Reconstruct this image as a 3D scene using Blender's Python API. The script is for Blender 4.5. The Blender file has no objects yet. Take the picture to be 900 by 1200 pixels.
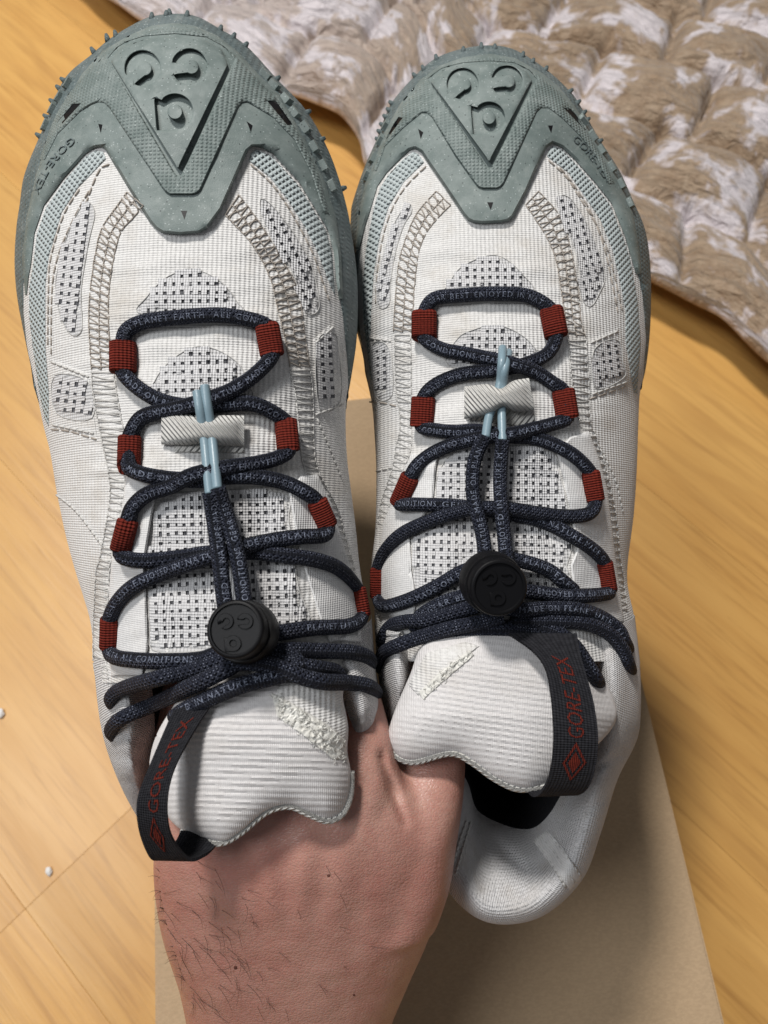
import bpy, bmesh, math, random
import numpy as np
from mathutils import Vector, Matrix, noise
from mathutils.bvhtree import BVHTree
from mathutils.geometry import delaunay_2d_cdt
random.seed(7)
S = bpy.context.scene
COL = S.collection

# ------------------------------------------------------------------ camera
F, CX, CY = 900.0, 450.0, 600.0          # focal length and centre in picture units (900 x 1200)
BOX_H = 0.130
CAM_H = BOX_H + 0.398
TILT = math.radians(22.0)
cd = bpy.data.cameras.new('camera'); cam = bpy.data.objects.new('camera', cd); COL.objects.link(cam)
cam.location = (0, 0, CAM_H); cam.rotation_euler = (TILT, 0, 0)
cd.sensor_fit = 'VERTICAL'; cd.sensor_height = 24.0; cd.lens = 18.0
cd.clip_start = 0.01; cd.clip_end = 50
cd.dof.use_dof = True; cd.dof.focus_distance = 0.235; cd.dof.aperture_fstop = 12
S.camera = cam
# ------------------------------------------------------------------ room light
w = bpy.data.worlds.new('World'); S.world = w; w.use_nodes = True
w.node_tree.nodes['Background'].inputs[0].default_value = (0.93, 0.95, 1.0, 1)
w.node_tree.nodes['Background'].inputs[1].default_value = 0.16
def area(name, loc, target, size, power, col):
    l = bpy.data.lights.new(name, 'AREA'); l.shape = 'DISK'; l.size = size; l.energy = power; l.color = col
    o = bpy.data.objects.new(name, l); COL.objects.link(o); o.location = loc
    o.rotation_euler = (Vector(target) - Vector(loc)).to_track_quat('-Z', 'Y').to_euler()
    return o
area('ceiling_lamp', (-0.55, 1.10, 2.15), (0, 0.15, 0.2), 0.30, 46, (1.0, 0.965, 0.92))
area('added_glare_light', (-1.05, 0.02, 2.1), (0, 0.1, 0.2), 0.75, 19, (0.94, 0.97, 1.0))  # unseen soft light, added to put glare on the lower-left floor
S.view_settings.view_transform = 'Standard'; S.view_settings.look = 'None'
S.view_settings.exposure = 0.0; S.view_settings.gamma = 1.0; S.view_settings.use_curve_mapping = False

# ------------------------------------------------------------------ helpers
RM = Matrix.Rotation(TILT, 3, 'X'); RMI = RM.transposed(); CL = Vector((0, 0, CAM_H))
FWD = RM @ Vector((0, 0, -1)); RIGHT = RM @ Vector((1, 0, 0)); UP = RM @ Vector((0, 1, 0))
def W(x, y, z):                       # a point given as picture position and distance along the view
    return CL + RM @ Vector(((x - CX) * z / F, (CY - y) * z / F, -z))
def RAY(x, y): return (RM @ Vector(((x - CX) / F, (CY - y) / F, -1)))
def GP(x, y, h=0.0):                  # the same position on a level plane
    d = RAY(x, y); return CL + d * ((h - CL.z) / d.z)
def cam_uv(p):
    q = RMI @ (p - CL); return (q.x * 100, q.y * 100)
def link(o, parent=None):
    COL.objects.link(o)
    if parent is not None: o.parent = parent
    return o
ROOT = {}
def thing(name, loc, label, cat, group=None):
    o = bpy.data.objects.new(name, None); link(o); o.location = loc; o.empty_display_size = 0.02
    o['label'] = label; o['category'] = cat
    if group: o['group'] = group
    ROOT[o.name] = Vector(loc); return o
def root_loc(o):
    while o is not None and o.parent is not None: o = o.parent
    return ROOT.get(o.name, Vector((0, 0, 0))) if o is not None else Vector((0, 0, 0))
def mk(name, verts, faces, mat, parent=None, uv=None, smooth=True, auto=None, mats=None, fm=None):
    rl = root_loc(parent)
    me = bpy.data.meshes.new(name)
    me.from_pydata([(v[0] - rl.x, v[1] - rl.y, v[2] - rl.z) for v in verts], [], faces)
    if mats:
        for m in mats: me.materials.append(m)
        me.polygons.foreach_set('material_index', fm)
    else: me.materials.append(mat)
    me.polygons.foreach_set('use_smooth', [smooth] * len(me.polygons))
    if uv is None: uv = [cam_uv(Vector(v)) for v in verts]
    lay = me.uv_layers.new(name='UVMap')
    idx = np.zeros(len(me.loops), dtype=np.int32); me.loops.foreach_get('vertex_index', idx)
    lay.data.foreach_set('uv', np.array(uv, dtype=np.float32)[idx].ravel())
    me.update()
    if auto is not None: me.set_sharp_from_angle(angle=math.radians(auto))
    o = bpy.data.objects.new(name, me); link(o, parent); return o
def cr(pts, n=8, closed=False):       # Catmull-Rom through points (tuples of any length)
    P = [np.array(p, float) for p in pts]; m = len(P); out = []
    rng = range(m if closed else m - 1)
    for i in rng:
        if closed: a, b, c, d = P[(i-1) % m], P[i], P[(i+1) % m], P[(i+2) % m]
        else: a, b, c, d = P[max(i-1, 0)], P[i], P[i+1], P[min(i+2, m-1)]
        for k in range(n):
            t = k / n
            out.append(0.5*((2*b) + (c-a)*t + (2*a-5*b+4*c-d)*t*t + (3*b-a-3*c+d)*t*t*t))
    if not closed: out.append(P[-1])
    return out
def resample(pts, step, closed=False):
    P = [np.array(p, float) for p in pts]
    if closed: P = P + [P[0]]
    out = []; 
    L = [0.0]
    for a, b in zip(P, P[1:]): L.append(L[-1] + float(np.linalg.norm((b-a)[:2] if len(a) == 2 else (b-a)[:3])))
    n = max(2, int(round(L[-1] / step)))
    A = np.array(P); L = np.array(L)
    for k in range(n if closed else n + 1):
        s = L[-1] * k / n
        out.append(np.array([np.interp(s, L, A[:, j]) for j in range(A.shape[1])]))
    return out
def densify(poly, step):              # keeps every corner
    out = []
    for i in range(len(poly)):
        a = np.array(poly[i], float); b = np.array(poly[(i+1) % len(poly)], float)
        n = max(1, int(np.linalg.norm(b-a) / step))
        for k in range(n): out.append(a + (b-a) * k / n)
    return out
def inside(P, loops):                 # even-odd test, vectorised
    P = np.asarray(P, float); r = np.zeros(len(P), bool)
    for lp in loops:
        A = np.asarray(lp, float); B = np.roll(A, -1, 0)
        for (x0, y0), (x1, y1) in zip(A, B):
            if y0 == y1: continue
            c = ((y0 > P[:, 1]) != (y1 > P[:, 1])) & (P[:, 0] < (x1-x0) * (P[:, 1]-y0) / (y1-y0) + x0)
            r ^= c
    return r
def bdist(P, loops):
    P = np.asarray(P, float); d = np.full(len(P), 1e9)
    for lp in loops:
        A = np.asarray(lp, float); B = np.roll(A, -1, 0)
        for a, b in zip(A, B):
            ab = b-a; l2 = max(ab @ ab, 1e-9)
            t = np.clip(((P-a) @ ab) / l2, 0, 1)
            q = a + t[:, None]*ab
            d = np.minimum(d, np.hypot(P[:, 0]-q[:, 0], P[:, 1]-q[:, 1]))
    return d
class Surf:                           # the surface of what has been built so far, to lay further pieces on
    def __init__(s, centre): s.V = []; s.Fc = []; s.b = None; s.c = centre
    def add(s, verts, faces):
        k = len(s.V); s.V += [Vector(v) for v in verts]; s.Fc += [tuple(i+k for i in f) for f in faces]; s.b = None
    def depth(s, x, y):
        if s.b is None: s.b = BVHTree.FromPolygons(s.V, s.Fc)
        cx, cy = s.c(y)
        for k in range(40):
            t = k * 0.6
            dx, dy = cx-x, cy-y; n = math.hypot(dx, dy) or 1
            d = RAY(x+dx/n*t, y+dy/n*t)
            h = s.b.ray_cast(CL, d.normalized())
            if h[0] is not None: return -(RMI @ (h[0]-CL)).z
        return None
    def at(s, x, y, h=0.0):
        z = s.depth(x, y)
        if z is None: z = s.last
        s.last = z
        return W(x, y, z - h)
def plate(name, loops, h, mat, parent, surf, step=6, bev=2.0, bevh=None, hb=-0.0006, disp=None, add=True, floor_hole=False, uvf=None):
    loops = [densify(l, step) for l in loops]
    pts = []; edges = []; nb = 0
    for lp in loops:
        k = len(pts); n = len(lp)
        pts += [tuple(p) for p in lp]; edges += [(k+i, k+(i+1) % n) for i in range(n)]
    nb = len(pts)
    A = np.array(pts); mn = A.min(0); mx = A.max(0)
    gx, gy = np.meshgrid(np.arange(mn[0]+step*.5, mx[0], step), np.arange(mn[1]+step*.5, mx[1], step))
    G = np.stack([gx.ravel(), gy.ravel()], 1)
    G = G[inside(G, loops)]
    if len(G): G = G[bdist(G, loops) > bev + step*0.35]
    R = []
    if bev > 0:
        for lp in loops:
            n = len(lp)
            for i in range(n):
                t = lp[(i+1) % n]-lp[i-1]; l = np.linalg.norm(t)
                if l < 1e-6: continue
                nrm = np.array([-t[1], t[0]])/l
                R += [lp[i]+nrm*bev, lp[i]-nrm*bev]
        R = np.array(R); R = R[inside(R, loops)]
        if len(R): R = R[bdist(R, loops) > bev*0.85]
    al = [Vector(p) for p in pts] + [Vector(p) for p in G] + [Vector(p) for p in R]
    vv, ee, ff, ov, oe, of = delaunay_2d_cdt(al, edges, [], 0, 1e-5)
    V2 = np.array([(v.x, v.y) for v in vv])
    FF = np.array([f for f in ff if len(f) == 3])
    C = V2[FF].mean(1); FF = FF[inside(C, loops)]
    isb = np.zeros(len(V2), bool)
    for i, o in enumerate(ov):
        if any(k < nb for k in o): isb[i] = True
    used = sorted(set(FF.ravel().tolist())); rem = {u: i for i, u in enumerate(used)}
    verts = []; uv = []
    if bevh is None: bevh = min(h*0.6, 0.0008)
    DD = bdist(V2, loops) if disp is not None else None
    for u in used:
        x, y = V2[u]; hh = h - (bevh if isb[u] and bev > 0 else 0)
        if disp is not None: hh += disp(x, y, DD[u])
        p = surf.at(x, y, hh); verts.append(p); uv.append(uvf(x, y) if uvf else cam_uv(p))
    faces = [tuple(rem[i] for i in f) for f in FF.tolist()]
    # all faces towards the camera
    out = []
    for f in faces:
        a, b, c = (verts[i] for i in f)
        n = (b-a).cross(c-a)
        out.append(f if n.dot(CL-a) > 0 else (f[0], f[2], f[1]))
    faces = out
    cnt = {}
    for f in faces:
        for a, b in ((f[0], f[1]), (f[1], f[2]), (f[2], f[0])):
            cnt[(a, b)] = 1
    low = {}
    for (a, b) in list(cnt):
        if (b, a) not in cnt:
            for v in (a, b):
                if v not in low:
                    x, y = V2[used[v]]
                    low[v] = len(verts); verts.append(surf.at(x, y, hb)); uv.append(uv[v])
            faces.append((b, a, low[a], low[b]))
    o = mk(name, verts, faces, mat, parent, uv=uv, smooth=True, auto=50)
    if add: surf.add(verts, faces)
    return o
def frames(P):
    n = len(P); T = []
    for i in range(n):
        t = (P[min(i+1, n-1)]-P[max(i-1, 0)]); t = t.normalized() if t.length > 1e-9 else Vector((1, 0, 0)); T.append(t)
    return T
def tube_geo(P, rad, sides=10, ref=None, flat=1.0, caps=True):
    P = [Vector(p) for p in P]; T = frames(P); V = []; Fc = []; uv = []; s = 0
    N = None
    for i, p in enumerate(P):
        if i: s += (P[i]-P[i-1]).length
        t = T[i]; r = rad[i] if isinstance(rad, (list, tuple)) else rad
        if N is None: N = (CL-p).normalized()
        N = N - t*N.dot(t)
        if N.length < 1e-4: N = UP - t*UP.dot(t)
        N.normalize(); B = N.cross(t)
        for k in range(sides):
            a = 2*math.pi*k/sides
            V.append(p + N*(math.cos(a)*r*flat) + B*(math.sin(a)*r)); uv.append((s*100, k/sides))
    m = len(P)
    for i in range(m-1):
        for k in range(sides):
            a = i*sides+k; b = i*sides+(k+1) % sides
            Fc.append((a, b, b+sides, a+sides))
    if caps:
        Fc.append(tuple(range(sides-1, -1, -1))); Fc.append(tuple((m-1)*sides+k for k in range(sides)))
    return V, Fc, uv
def tube(name, P, rad, mat, parent, sides=10, **k):
    V, Fc, uv = tube_geo(P, rad, sides, **k); return mk(name, V, Fc, mat, parent, uv=uv)
class Acc:                             # several small shapes joined into one part
    def __init__(s): s.V = []; s.F = []; s.uv = []
    def add(s, V, Fc, uv=None):
        k = len(s.V); s.V += list(V); s.F += [tuple(i+k for i in f) for f in Fc]; s.uv += list(uv) if uv else [cam_uv(Vector(v)) for v in V]
    def build(s, name, mat, parent, smooth=True, stuff=False, auto=None):
        if not s.V: return None
        o = mk(name, s.V, s.F, mat, parent, uv=s.uv, smooth=smooth, auto=auto)
        if stuff: o['kind'] = 'stuff'
        return o
_tx = {}
def text_geo(st):                      # flat letters, cap height 1, starting at x = 0
    if st in _tx: return _tx[st]
    c = bpy.data.curves.new('lettering', 'FONT'); c.body = st; c.size = 1.0; c.resolution_u = 2
    o = bpy.data.objects.new('lettering', c); COL.objects.link(o)
    dg = bpy.context.evaluated_depsgraph_get(); me = o.evaluated_get(dg).to_mesh()
    V = [(v.co.x/0.69, v.co.y/0.69) for v in me.vertices]; Fc = [tuple(p.vertices) for p in me.polygons]
    bpy.data.objects.remove(o); bpy.data.curves.remove(c)
    _tx[st] = (V, Fc); return V, Fc
# ------------------------------------------------------------------ materials
class NT:
    def __init__(s, name):
        s.m = bpy.data.materials.new(name); s.m.use_nodes = True; s.t = s.m.node_tree
        s.b = s.t.nodes['Principled BSDF']; s.bump = None; s._uv = None; s._ob = None
    def n(s, typ, **k):
        nd = s.t.nodes.new(typ)
        for a, v in k.items(): setattr(nd, a, v)
        return nd
    def l(s, a, b): s.t.links.new(a, b)
    def uv(s):
        if s._uv is None: s._uv = s.n('ShaderNodeTexCoord').outputs['UV']
        return s._uv
    def ob(s):
        if s._ob is None: s._ob = s.n('ShaderNodeTexCoord').outputs['Object']
        return s._ob
    def math(s, op, a, b=None, clamp=False):
        nd = s.n('ShaderNodeMath', operation=op); nd.use_clamp = clamp
        for i, v in enumerate((a, b)):
            if v is None: continue
            if isinstance(v, (int, float)): nd.inputs[i].default_value = v
            else: s.l(v, nd.inputs[i])
        return nd.outputs[0]
    def map(s, co, scale=(1, 1, 1), rot=(0, 0, 0), loc=(0, 0, 0)):
        nd = s.n('ShaderNodeMapping'); s.l(co, nd.inputs[0])
        nd.inputs['Scale'].default_value = scale; nd.inputs['Rotation'].default_value = rot; nd.inputs['Location'].default_value = loc
        return nd.outputs[0]
    def noise(s, co, scale, detail=3, rough=0.55, dist=0.0):
        nd = s.n('ShaderNodeTexNoise'); s.l(co, nd.inputs['Vector'])
        nd.inputs['Scale'].default_value = scale; nd.inputs['Detail'].default_value = detail
        nd.inputs['Roughness'].default_value = rough; nd.inputs['Distortion'].default_value = dist
        return nd.outputs['Fac']
    def vor(s, co, scale, feature='F1', out='Distance', rnd=1.0):
        nd = s.n('ShaderNodeTexVoronoi', feature=feature); s.l(co, nd.inputs['Vector']); nd.inputs['Scale'].default_value = scale
        nd.inputs['Randomness'].default_value = rnd
        return nd.outputs[out]
    def ramp(s, f, stops):
        nd = s.n('ShaderNodeValToRGB'); s.l(f, nd.inputs[0]); e = nd.color_ramp.elements
        while len(e) < len(stops): e.new(0.5)
        for i, (p, c) in enumerate(stops): e[i].position = p; e[i].color = (*c, 1) if len(c) == 3 else c
        return nd.outputs[0]
    def mix(s, f, a, b, mode='MIX'):
        nd = s.n('ShaderNodeMix', data_type='RGBA', blend_type=mode)
        for v, i in ((f, 0), (a, 6), (b, 7)):
            if isinstance(v, (int, float)): nd.inputs[i].default_value = v
            elif isinstance(v, tuple): nd.inputs[i].default_value = (*v, 1)
            else: s.l(v, nd.inputs[i])
        return nd.outputs[2]
    def sin(s, co, axis, period, rot=0.0):
        c = s.map(co, rot=(0, 0, rot)) if rot else co
        sp = s.n('ShaderNodeSeparateXYZ'); s.l(c, sp.inputs[0])
        return s.math('ADD', s.math('MULTIPLY', s.math('SINE', s.math('MULTIPLY', sp.outputs[axis], 2*math.pi/period)), 0.5), 0.5)
    def addbump(s, h, strength, dist):
        nd = s.n('ShaderNodeBump'); nd.inputs['Strength'].default_value = strength; nd.inputs['Distance'].default_value = dist
        s.l(h, nd.inputs['Height'])
        if s.bump is not None: s.l(s.bump, nd.inputs['Normal'])
        s.bump = nd.outputs[0]
    def done(s, col, rough=0.6, spec=0.3, **k):
        if isinstance(col, tuple): s.b.inputs['Base Color'].default_value = (*col, 1)
        else: s.l(col, s.b.inputs['Base Color'])
        if isinstance(rough, (int, float)): s.b.inputs['Roughness'].default_value = rough
        else: s.l(rough, s.b.inputs['Roughness'])
        s.b.inputs['Specular IOR Level'].default_value = spec
        for a, v in k.items(): s.b.inputs[a.replace('_', ' ')].default_value = v
        if s.bump is not None: s.l(s.bump, s.b.inputs['Normal'])
        return s.m
def fabric(name, col, col2, px=None, py=None, rot=0.0, dirt=0.5, strength=0.7, dist=0.0006, dirtcol=(0.40, 0.34, 0.26), fuzz=0.25, fz=42):
    m = NT(name); u = m.uv(); h = None
    if px: h = m.sin(u, 0, px, rot)
    if py:
        g = m.sin(u, 1, py, rot); h = g if h is None else m.math('MULTIPLY', h, g) if False else m.math('ADD', m.math('MULTIPLY', h, 0.6), m.math('MULTIPLY', g, 0.4))
    n1 = m.noise(u, 0.55, 4, 0.6); n2 = m.noise(u, 9, 3)
    c = m.mix(m.ramp(n2, [(0.35, (0, 0, 0)), (0.7, (1, 1, 1))]), col, col2)
    c = m.mix(m.math('MULTIPLY', m.ramp(n1, [(0.50, (0, 0, 0)), (0.72, (1, 1, 1))]), dirt), c, dirtcol)
    if h is not None: m.addbump(h, strength, dist)
    m.addbump(m.noise(u, fz, 3), fuzz, 0.0004)
    return m.done(c, 0.9, 0.15, Sheen_Weight=0.12 if col[0] > 0.3 else 0.0)
M_white = fabric('white_ribbed_textile', (0.70, 0.69, 0.675), (0.61, 0.60, 0.585), px=0.135, py=0.075, dirt=0.42, strength=0.55, fuzz=0.4, fz=20)
M_white_flat = fabric('white_plain_textile', (0.70, 0.695, 0.69), (0.62, 0.615, 0.61), px=0.06, py=0.06, dirt=0.16, strength=0.35)
M_tongue = fabric('white_tongue_knit', (0.66, 0.64, 0.635), (0.58, 0.56, 0.555), px=0.05, dirt=0.14, strength=0.4, dist=0.0003)
M_collar = fabric('white_collar_knit', (0.66, 0.65, 0.65), (0.57, 0.56, 0.56), px=0.06, py=0.13, rot=0.12, dirt=0.35, strength=0.75, dist=0.0006, fuzz=0.8, fz=13)
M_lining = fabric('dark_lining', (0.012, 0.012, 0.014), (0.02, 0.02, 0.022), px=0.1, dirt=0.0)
M_under = fabric('grey_underlayer', (0.14, 0.14, 0.15), (0.07, 0.07, 0.08), px=0.1, dirt=0.0)
M_lattice = fabric('open_mesh_yarn', (0.66, 0.655, 0.66), (0.56, 0.555, 0.56), px=0.08, py=0.08, dirt=0.12)
M_meshbase = fabric('thin_mesh_ground', (0.58, 0.575, 0.575), (0.50, 0.495, 0.495), px=0.1, py=0.1, dirt=0.12)
M_tape = fabric('white_tape', (0.65, 0.64, 0.61), (0.55, 0.54, 0.51), px=0.14, rot=0.7, dirt=0.3, strength=0.9, dist=0.0008)
M_fray = fabric('frayed_thread', (0.74, 0.73, 0.69), (0.62, 0.61, 0.57), dirt=0.25)
M_thread = fabric('grey_brown_thread', (0.42, 0.375, 0.33), (0.30, 0.265, 0.23), dirt=0.0)
M_thread_l = fabric('pale_thread', (0.58, 0.57, 0.55), (0.45, 0.44, 0.42), dirt=0.0)
M_red = fabric('rust_red_webbing', (0.165, 0.022, 0.013), (0.105, 0.014, 0.009), px=0.075, py=0.11, dirt=0.0, strength=1.0, dist=0.0007)
def mint():
    m = NT('grey_green_weave'); u = m.uv()
    a = m.sin(u, 0, 0.15, 0.75); b = m.sin(u, 0, 0.15, -0.75)
    h = m.math('MULTIPLY', a, b); m.addbump(h, 1.0, 0.0011); m.addbump(m.noise(u, 30, 2), 0.2, 0.0003)
    c = m.mix(m.noise(u, 1.2, 3), (0.40, 0.455, 0.455), (0.49, 0.535, 0.54))
    return m.done(c, 0.85, 0.2)
M_mint = mint()
def rubber(name, col, col2, grid=0, amt=1.0):
    m = NT(name); u = m.uv(); o = m.ob()
    c = m.mix(m.ramp(m.noise(u, 0.9, 5, 0.65), [(0.38, (0, 0, 0)), (0.66, (1, 1, 1))]), col, col2)
    dust = m.ramp(m.noise(u, 2.6, 6, 0.7), [(0.52, (0, 0, 0)), (0.75, (1, 1, 1))])
    c = m.mix(m.math('MULTIPLY', dust, 0.38), c, (0.36, 0.39, 0.37))
    v = m.vor(u, 7.5); sp = m.ramp(v, [(0.10, (1, 1, 1)), (0.17, (0, 0, 0))])
    c = m.mix(m.math('MULTIPLY', sp, 0.75), c, (0.42, 0.47, 0.46))
    v2 = m.vor(m.map(u, loc=(3.3, 1.7, 0)), 5.2); sp2 = m.ramp(v2, [(0.09, (1, 1, 1)), (0.15, (0, 0, 0))])
    c = m.mix(m.math('MULTIPLY', sp2, 0.8), c, (0.03, 0.04, 0.04))
    if grid:
        m.addbump(m.math('MULTIPLY', m.sin(u, 0, grid*1.1), m.sin(u, 1, grid)), 0.8*amt, 0.0007)
    m.addbump(m.noise(u, 26, 4), 0.28, 0.0005)
    return m.done(c, m.math('ADD', m.math('MULTIPLY', m.noise(u, 3.0, 4), 0.35), 0.40), 0.38)
RUBC = ((0.130, 0.164, 0.156), (0.200, 0.236, 0.226))
M_rub = rubber('sage_rubber', *RUBC)
M_rubg = rubber('sage_rubber_fine_grid', *RUBC, grid=0.115, amt=0.6)
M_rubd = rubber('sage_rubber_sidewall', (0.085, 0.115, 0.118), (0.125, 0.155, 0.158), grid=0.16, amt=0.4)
def lace():
    m = NT('navy_braided_lace'); u = m.uv()
    sp = m.n('ShaderNodeSeparateXYZ'); m.l(u, sp.inputs[0])
    L = m.math('MULTIPLY', sp.outputs[0], 2*math.pi/0.16); A = m.math('MULTIPLY', sp.outputs[1], 2*math.pi*8)
    a = m.math('SINE', m.math('ADD', L, A)); b = m.math('SINE', m.math('SUBTRACT', L, A))
    h = m.math('MAXIMUM', a, b); m.addbump(m.math('ADD', m.math('MULTIPLY', h, 0.5), 0.5), 1.0, 0.0009)
    f = m.ramp(m.math('MULTIPLY', a, b), [(0.50, (0, 0, 0)), (0.85, (1, 1, 1))])
    nz = m.ramp(m.noise(u, 6, 3), [(0.42, (0, 0, 0)), (0.68, (1, 1, 1))])
    c = m.mix(m.math('MULTIPLY', m.math('MULTIPLY', f, nz), 1.0), (0.014, 0.017, 0.030), (0.24, 0.26, 0.33))
    return m.done(c, 0.75, 0.25)
M_lace = lace()
def plain(name, col, rough=0.5, spec=0.4, nscale=30, bump=0.15, dist=0.0003, var=0.15, **k):
    m = NT(name); o = m.ob()
    c2 = tuple(x*(1-var) for x in col); c = m.mix(m.noise(o, nscale*4, 4), col, c2)
    m.addbump(m.noise(o, nscale*40, 3), bump, dist)
    return m.done(c, rough, spec, **k)
def letter():
    m = NT('lace_lettering_yarn'); u = m.uv()
    f = m.ramp(m.noise(u, 14, 3, 0.7), [(0.36, (0, 0, 0)), (0.60, (1, 1, 1))])
    m.addbump(m.noise(u, 40, 2), 0.5, 0.0004)
    return m.done(m.mix(f, (0.026, 0.03, 0.048), (0.21, 0.235, 0.30)), 0.8, 0.2)
M_letter = letter()
M_aglet = plain('grey_blue_plastic_aglet', (0.21, 0.30, 0.35), 0.35, 0.5)
M_black = plain('black_plastic', (0.006, 0.006, 0.007), 0.45, 0.13, bump=0.1)
M_black2 = plain('black_plastic_and_shade', (0.006, 0.006, 0.007), 0.5, 0.22, bump=0.2)
M_tab = fabric('black_woven_ribbon', (0.014, 0.014, 0.017), (0.026, 0.026, 0.03), px=0.07, py=0.07, dirt=0.0, strength=0.7)
M_tabred = fabric('red_embroidery', (0.20, 0.030, 0.018), (0.14, 0.02, 0.013), px=0.05, dirt=0.0, strength=0.9)
def skin():
    m = NT('skin'); o = m.ob()
    n1 = m.noise(o, 22, 4, 0.6); n2 = m.noise(o, 150, 5, 0.7); n3 = m.noise(m.map(o, loc=(2, 5, 1)), 9, 3)
    c = m.mix(m.ramp(n1, [(0.36, (0, 0, 0)), (0.66, (1, 1, 1))]), (0.40, 0.190, 0.150), (0.46, 0.265, 0.210))
    c = m.mix(m.math('MULTIPLY', m.ramp(n2, [(0.45, (0, 0, 0)), (0.75, (1, 1, 1))]), 0.5), c, (0.32, 0.115, 0.092))
    c = m.mix(m.math('MULTIPLY', m.ramp(n3, [(0.5, (0, 0, 0)), (0.7, (1, 1, 1))]), 0.45), c, (0.38, 0.145, 0.115))
    v = m.vor(m.map(o, scale=(1, 1.5, 1)), 760, 'DISTANCE_TO_EDGE'); m.addbump(m.ramp(v, [(0.0, (0, 0, 0)), (0.25, (1, 1, 1))]), 0.22, 0.0004)
    v = m.vor(m.map(o, scale=(0.7, 2.0, 1), rot=(0, 0, 0.5)), 190, 'DISTANCE_TO_EDGE'); m.addbump(m.ramp(v, [(0.0, (0, 0, 0)), (0.12, (1, 1, 1))]), 0.08, 0.0004)
    m.addbump(m.noise(o, 60, 4), 0.25, 0.002)
    return m.done(c, m.math('ADD', m.math('MULTIPLY', n2, 0.25), 0.30), 0.45, Subsurface_Weight=0.15, Subsurface_Scale=0.004)
M_skin = skin()
M_hair = plain('dark_arm_hair', (0.06, 0.038, 0.03), 0.5, 0.3)
M_mole = plain('mole', (0.11, 0.040, 0.03), 0.6, 0.3)
def wood():
    m = NT('floor_wood'); o = m.ob()
    oi = m.n('ShaderNodeObjectInfo'); r = oi.outputs['Random']
    cb = m.n('ShaderNodeCombineXYZ'); m.l(m.math('MULTIPLY', r, 40), cb.inputs[0]); m.l(m.math('MULTIPLY', r, 17), cb.inputs[1]); m.l(m.math('MULTIPLY', r, 9), cb.inputs[2])
    ad = m.n('ShaderNodeVectorMath', operation='ADD'); m.l(o, ad.inputs[0]); m.l(cb.outputs[0], ad.inputs[1]); co = ad.outputs[0]
    g1 = m.noise(m.map(co, scale=(1.6, 16, 3)), 3.0, 4, 0.6, 0.6)
    g2 = m.noise(m.map(co, scale=(4, 70, 4)), 3.2, 4, 0.65, 0.4)
    g3 = m.noise(m.map(co, scale=(2.5, 4, 1)), 2.2, 3)
    c = m.mix(m.ramp(g1, [(0.30, (0, 0, 0)), (0.70, (1, 1, 1))]), (0.62, 0.350, 0.104), (0.52, 0.27, 0.070))
    c = m.mix(m.math('MULTIPLY', m.ramp(g2, [(0.50, (0, 0, 0)), (0.68, (1, 1, 1))]), 0.6), c, (0.37, 0.18, 0.046))
    c = m.mix(m.math('MULTIPLY', m.ramp(g3, [(0.4, (0, 0, 0)), (0.75, (1, 1, 1))]), 0.35), c, (0.70, 0.43, 0.14))
    sy = m.n('ShaderNodeSeparateXYZ'); m.l(co, sy.inputs[0])
    rg = m.noise(m.map(co, scale=(2.2, 9, 2)), 2.0, 3, 0.5)
    ring = m.math('SINE', m.math('ADD', m.math('MULTIPLY', sy.outputs[1], 300.0), m.math('MULTIPLY', rg, 26.0)))
    rp = m.ramp(m.math('ADD', m.math('MULTIPLY', ring, 0.5), 0.5), [(0.55, (0, 0, 0)), (0.98, (1, 1, 1))])
    c = m.mix(m.math('MULTIPLY', m.math('MULTIPLY', rp, m.ramp(m.noise(m.map(co, scale=(1, 3, 1)), 4, 2), [(0.4, (0, 0, 0)), (0.65, (1, 1, 1))])), 0.42), c, (0.40, 0.20, 0.058))
    tn = m.math('ADD', m.math('MULTIPLY', r, 0.14), 0.95)
    mu = m.n('ShaderNodeVectorMath', operation='SCALE'); m.l(c, mu.inputs[0]); m.l(tn, mu.inputs['Scale'])
    m.addbump(g2, 0.22, 0.0008); m.addbump(m.noise(co, 240, 2), 0.06, 0.0005)
    return m.done(mu.outputs[0], m.math('ADD', m.math('MULTIPLY', g1, 0.15), 0.30), 0.5)
M_wood = wood()
def kraft():
    m = NT('brown_kraft_card'); o = m.ob()
    c = m.mix(m.noise(o, 14, 3), (0.41, 0.29, 0.175), (0.45, 0.325, 0.205))
    f = m.noise(m.map(o, scale=(1, 2.2, 1), rot=(0, 0, 0.3)), 520, 3, 0.7)
    c = m.mix(m.math('MULTIPLY', m.ramp(f, [(0.40, (1, 1, 1)), (0.62, (0, 0, 0))]), 0.35), c, (0.29, 0.205, 0.125))
    m.addbump(m.noise(o, 300, 4), 0.25, 0.0006); m.addbump(m.noise(o, 18, 3), 0.2, 0.003)
    return m.done(c, 0.8, 0.2)
M_kraft = kraft()
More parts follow.
